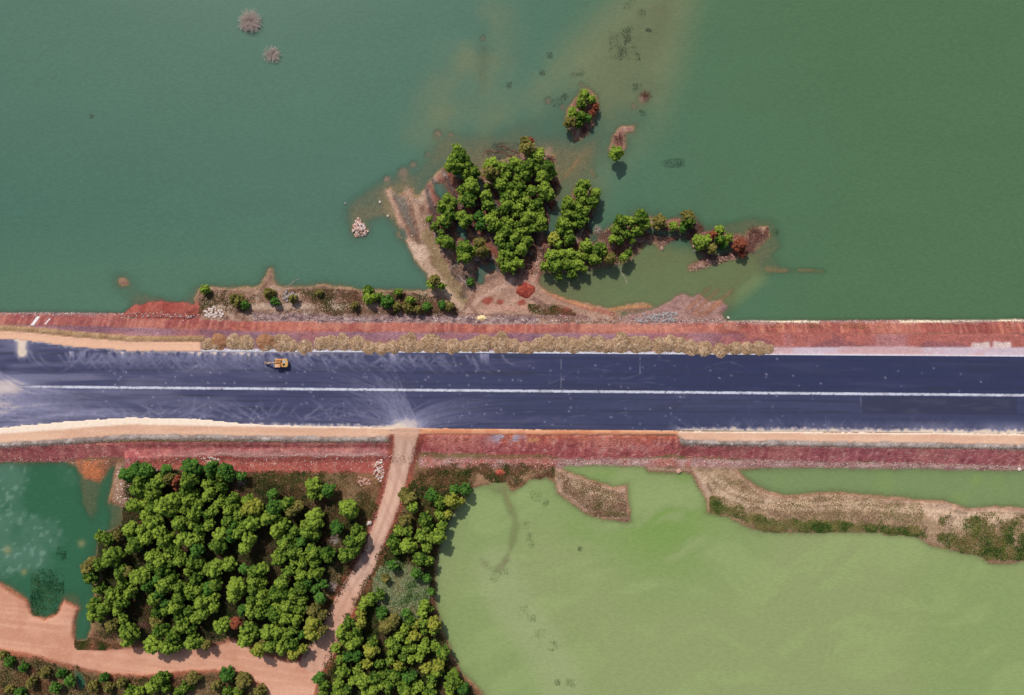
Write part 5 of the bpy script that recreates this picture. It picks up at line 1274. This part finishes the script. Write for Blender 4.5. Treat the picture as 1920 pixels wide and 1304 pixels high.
# ------------------------------------------------------------------ ground cover, creeper, water weed
def cover(name, label, poly, n, pal, size, hgt, seed, cat='grass', kind='stuff', clump=5.0, thr=0.45, z_water=False, zadd=0.0, upn=0.8, edge=22.0):
    g = np.random.default_rng(seed); P = np.array(poly, float)
    px = g.uniform(P[:,0].min(), P[:,0].max(), n*4); py = g.uniform(P[:,1].min(), P[:,1].max(), n*4)
    d = sdf(poly, px, py) + (fbm(px, py, 16, 4, seed)-0.5)*edge + g.normal(0, edge*0.12, n*4)
    keep = (d > 0) & (fbm(px, py, clump*6, 3, seed+5) + g.normal(0, .11, n*4) > thr)
    px = px[keep][:n]; py = py[keep][:n]
    x = (px-960)*S*KL; y = (652-py)*S*KL
    z = ground_z(x, y)
    if z_water: z = np.full(x.shape, WL)
    else:
        ok = z > WL-0.05; x, y, z, px, py = x[ok], y[ok], z[ok], px[ok], py[ok]
    m = len(x)
    hh = hgt*np.clip(fbm(px, py, 18, 3, seed+9)*1.8-0.4, 0.05, 1.2)
    z = z + zadd + g.uniform(0.02, 1, m)*hh
    Nn = g.normal(size=(m, 3)); Nn[:, 2] = np.abs(Nn[:, 2]) + upn; Nn /= np.linalg.norm(Nn, axis=1)[:, None]
    u = np.cross(Nn, g.normal(size=(m, 3))); u /= np.linalg.norm(u, axis=1)[:, None]; v = np.cross(Nn, u)
    s = size*g.uniform(0.5, 1.3, (m, 1)); Pp = np.stack([x, y, z], 1)
    V = np.stack([Pp-u*s, Pp-v*s*0.5, Pp+u*s, Pp+v*s*0.5], 1).reshape(-1, 3)
    pa = np.array([lin(*c) for c in pal])
    f = np.clip(fbm(px, py, 22, 3, seed+3)*2.2-0.6 + g.normal(0, 0.34, m), 0, 0.999)*(len(pa)-1)
    i = f.astype(int); t = (f-i)[:, None]
    c = (pa[i]*(1-t) + pa[i+1]*t)*g.uniform(0.75, 1.2, (m, 1))
    me = mesh_np(name, V, np.arange(4*m).reshape(m, 4), np.repeat(c, 4, 0))
    o = obj(name, me, M_cover)
    return tag(o, label, cat, None, kind)
GREEN = [(66,92,42),(96,116,52),(132,138,72),(150,126,88)]; DRYG = [(86,90,44),(122,108,66),(150,118,84),(128,84,62)]; SCRUB = [(58,76,36),(90,92,46),(112,84,58),(138,98,74)]
cover('grass', 'dry brown and green grass north of the wood', [(455,888),(560,882),(640,885),(715,905),(712,950),(690,985),(640,1000),(600,960),(540,930),(470,915)], 15000, SCRUB, 0.20, 0.5, 1, thr=0.36)
cover('undergrowth', 'dark leafy undergrowth on the floor of the west wood', [(235,880),(440,880),(600,930),(690,960),(690,1010),(640,1110),(590,1200),(540,1225),(430,1195),(400,1205),(290,1205),(180,1190),(185,1100),(200,1000),(240,950)], 62000, [(34,54,26),(52,78,34),(74,86,44),(96,72,54)], 0.24, 1.7, 2, 'undergrowth', thr=0.34)  # palette darkened to paint in the shade of the gaps between crowns
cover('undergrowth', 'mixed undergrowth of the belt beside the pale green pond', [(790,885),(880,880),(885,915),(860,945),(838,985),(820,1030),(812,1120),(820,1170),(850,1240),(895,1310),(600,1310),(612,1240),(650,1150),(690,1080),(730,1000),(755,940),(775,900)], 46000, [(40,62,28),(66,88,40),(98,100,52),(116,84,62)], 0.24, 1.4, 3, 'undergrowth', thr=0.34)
cover('creeper', 'pale grey-green creeper blanketing the low ground in the belt', [(712,1060),(745,1050),(790,1070),(806,1090),(806,1130),(790,1160),(750,1165),(715,1140),(700,1105)], 34000, [(78,104,58),(126,146,90),(158,168,120),(176,182,152),(150,142,94)], 0.22, 1.6, 4, 'creeper', thr=0.16, zadd=0.3)
cover('grass', 'green weeds along the lower bank of the long island', [(1330,930),(1360,945),(1440,975),(1560,980),(1660,985),(1730,990),(1740,1010),(1660,1000),(1560,996),(1437,994),(1369,970),(1330,955)], 22000, GREEN+[(150,140,86)], 0.20, 0.7, 5, thr=0.25)
cover('grass', 'dry tufts over the middle of the long island', [(1310,885),(1360,890),(1410,912),(1470,934),(1565,926),(1640,932),(1730,945),(1730,990),(1560,985),(1440,975),(1340,940)], 9000, [(104,110,56),(146,132,86),(176,150,114),(128,100,70)], 0.18, 0.4, 6, thr=0.45)
cover('grass', 'green scrub over the east end of the long island', [(1760,970),(1830,960),(1940,965),(1940,1050),(1850,1050),(1790,1030),(1755,1015)], 14000, GREEN+[(130,116,70)], 0.22, 1.0, 7, thr=0.38)
cover('grass', 'dry brown tufts on the short spit in the pale green pond', [(1045,885),(1106,905),(1152,920),(1172,925),(1176,970),(1131,970),(1067,935)], 7000, [(92,94,46),(136,112,76),(166,132,104),(116,84,62)], 0.17, 0.35, 8, thr=0.48)
cover('grass', 'brown and green tufts along the lakeside shore strip', [(372,548),(480,545),(560,542),(650,546),(800,552),(860,575),(860,592),(660,590),(372,585)], 12000, SCRUB, 0.19, 0.45, 9, thr=0.47)
cover('brush', 'reddish dead brush under the trees of the spit', [(805,400),(838,320),(880,345),(1040,300),(1048,380),(1020,450),(1080,350),(1115,370),(1110,440),(1220,412),(1210,455),(1180,490),(1050,510),(960,515),(900,490),(840,470)], 16000, [(70,54,50),(108,74,62),(146,94,76),(96,84,50)], 0.20, 0.4, 10, 'brush', thr=0.45)
cover('undergrowth', 'scrubby brown undergrowth below the lower earth road', [(-60,1215),(60,1232),(140,1256),(200,1268),(270,1270),(400,1262),(450,1265),(500,1300),(520,1330),(-60,1340)], 24000, [(50,70,36),(90,96,48),(116,88,62),(134,86,66)], 0.22, 0.9, 11, 'undergrowth', thr=0.36)
cover('grass', 'low plants and tufts on the toe of the spit above the embankment', [(990,570),(1050,572),(1080,590),(1000,592)], 2200, SCRUB, 0.18, 0.3, 12, thr=0.5)
cover('grass', 'sparse weeds along the foot of the red slope by the pond', [(800,872),(900,868),(1040,872),(1040,890),(985,905),(960,915),(890,885),(800,890)], 7000, SCRUB, 0.19, 0.45, 13, thr=0.47)
cover('grass', 'dark reeds fringing the west pond beside the wood', [(180,1000),(235,945),(250,960),(225,1010),(195,1060),(178,1040)], 5000, [(44,62,36),(70,86,50),(104,100,66)], 0.2, 0.6, 14, thr=0.35)
cover('grass', 'weeds at the south end of the west pond', [(140,1200),(178,1195),(230,1205),(235,1216),(150,1218)], 3200, SCRUB, 0.19, 0.5, 15, thr=0.3)
cover('brush', 'drowned brown brush along the outer rim of the muddy spit', [(715,352),(725,325),(760,312),(790,290),(808,262),(830,262),(800,310),(760,340)], 2600, [(96,84,76),(132,108,96),(160,134,118)], 0.14, 0.25, 17, 'brush', clump=1.2, thr=0.5)
cover('brush', 'grey dead brush on the mud beside the pool of the spit', [(838,490),(885,500),(885,535),(870,560),(850,530)], 2600, [(90,78,72),(128,108,98),(166,148,136)], 0.14, 0.25, 18, 'brush', clump=1.5, thr=0.42)
cover('brush', 'red-brown brush on the drowned bank under the withered trees', [(1225,425),(1300,420),(1320,440),(1400,445),(1440,428),(1442,448),(1400,475),(1330,480),(1300,465),(1240,462)], 6000, [(84,62,58),(120,84,76),(160,104,88)], 0.16, 0.35, 19, 'brush', clump=1.5, thr=0.42)
cover('grass', 'thin line of weeds high on the lakeside slope', [(1370,610),(1560,611),(1700,611),(1900,606),(1900,614),(1700,617),(1370,616)], 1400, [(92,92,50),(128,110,64)], 0.18, 0.2, 16, thr=0.55)

WEED = [(52,72,58),(70,88,66),(96,100,80)]
def weed(px, py, rx, ry, n, label, seed, pal=WEED, thr=0.4, zadd=-0.02, hgt=0.12, group=None):
    poly = [(px+rx*math.cos(a), py+ry*math.sin(a)) for a in np.linspace(0, 2*math.pi, 14, endpoint=False)]
    o = cover('water_weed', label, poly, n, pal, 0.16, hgt, seed, 'water weed', None, 2.0, thr, True, zadd, 1.2, edge=min(rx, ry)*2.2)
    if group: o['group'] = group
    return o
weed(88, 1112, 32, 46, 3800, 'dense dark green weed bed at the south shore of the west pond', 41, [(36,70,46),(52,92,56),(84,118,76)], 0.34, 0.0, 0.4)
weed(115, 1040, 10, 16, 420, 'small dark weed patch in the middle of the west pond', 42, [(40,74,54),(60,96,70)])
weed(1172, 80, 30, 34, 1300, 'broad dark weed patch in the silty northern shallows', 43, thr=0.47)
g_l = 'small dark weed tufts in the northern shallows'
for k, (a, b, r) in enumerate(((1180,4,13),(1203,24,9),(1216,57,7),(1030,104,6),(1017,136,6),(953,160,7),(1088,135,8),(1045,190,10),(1060,182,8),(1205,212,7),(1195,165,9))):
    weed(a, b, r, r, 150, 'small dark weed tuft at the surface of the northern shallows', 50+k, thr=0.36, group=g_l)
weed(172, 218, 6, 5, 70, 'lone faint weed tuft in the western open lake', 62, thr=-0.5)
weed(1262, 306, 22, 9, 620, 'faint dark drowned branch patch east of the lone tree', 63, [(60,84,72),(72,96,80)], 0.15)
weed(1455, 437, 9, 9, 110, 'dark weed tuft off the east tip of the drowned bank', 64)
weed(945, 283, 32, 16, 700, 'dark weed and sticks in the water round the fallen trees', 65, [(60,62,64),(88,80,78),(110,96,88)], 0.4)
weed(1245, 445, 40, 9, 500, 'dark sticks and weed along the drowned bank', 66, [(64,60,60),(96,84,80)], 0.42)
g_e = 'faint weed tufts in the pale green pond'
for k, (a, b, r) in enumerate(((988,985,8),(992,1008,9),(996,1022,7),(930,1080,12),(952,1072,8),(978,1145,12),(996,1160,9),(1012,1190,10),(1036,1212,10),(1070,1282,9),(1005,930,12),(1022,945,8),(1044,1280,7),(1088,1030,6))):
    weed(a, b, r, r, 170, 'faint weed tuft at the surface of the pale green pond', 70+k, [(106,124,78),(124,138,90)], 0.4, group=g_e)
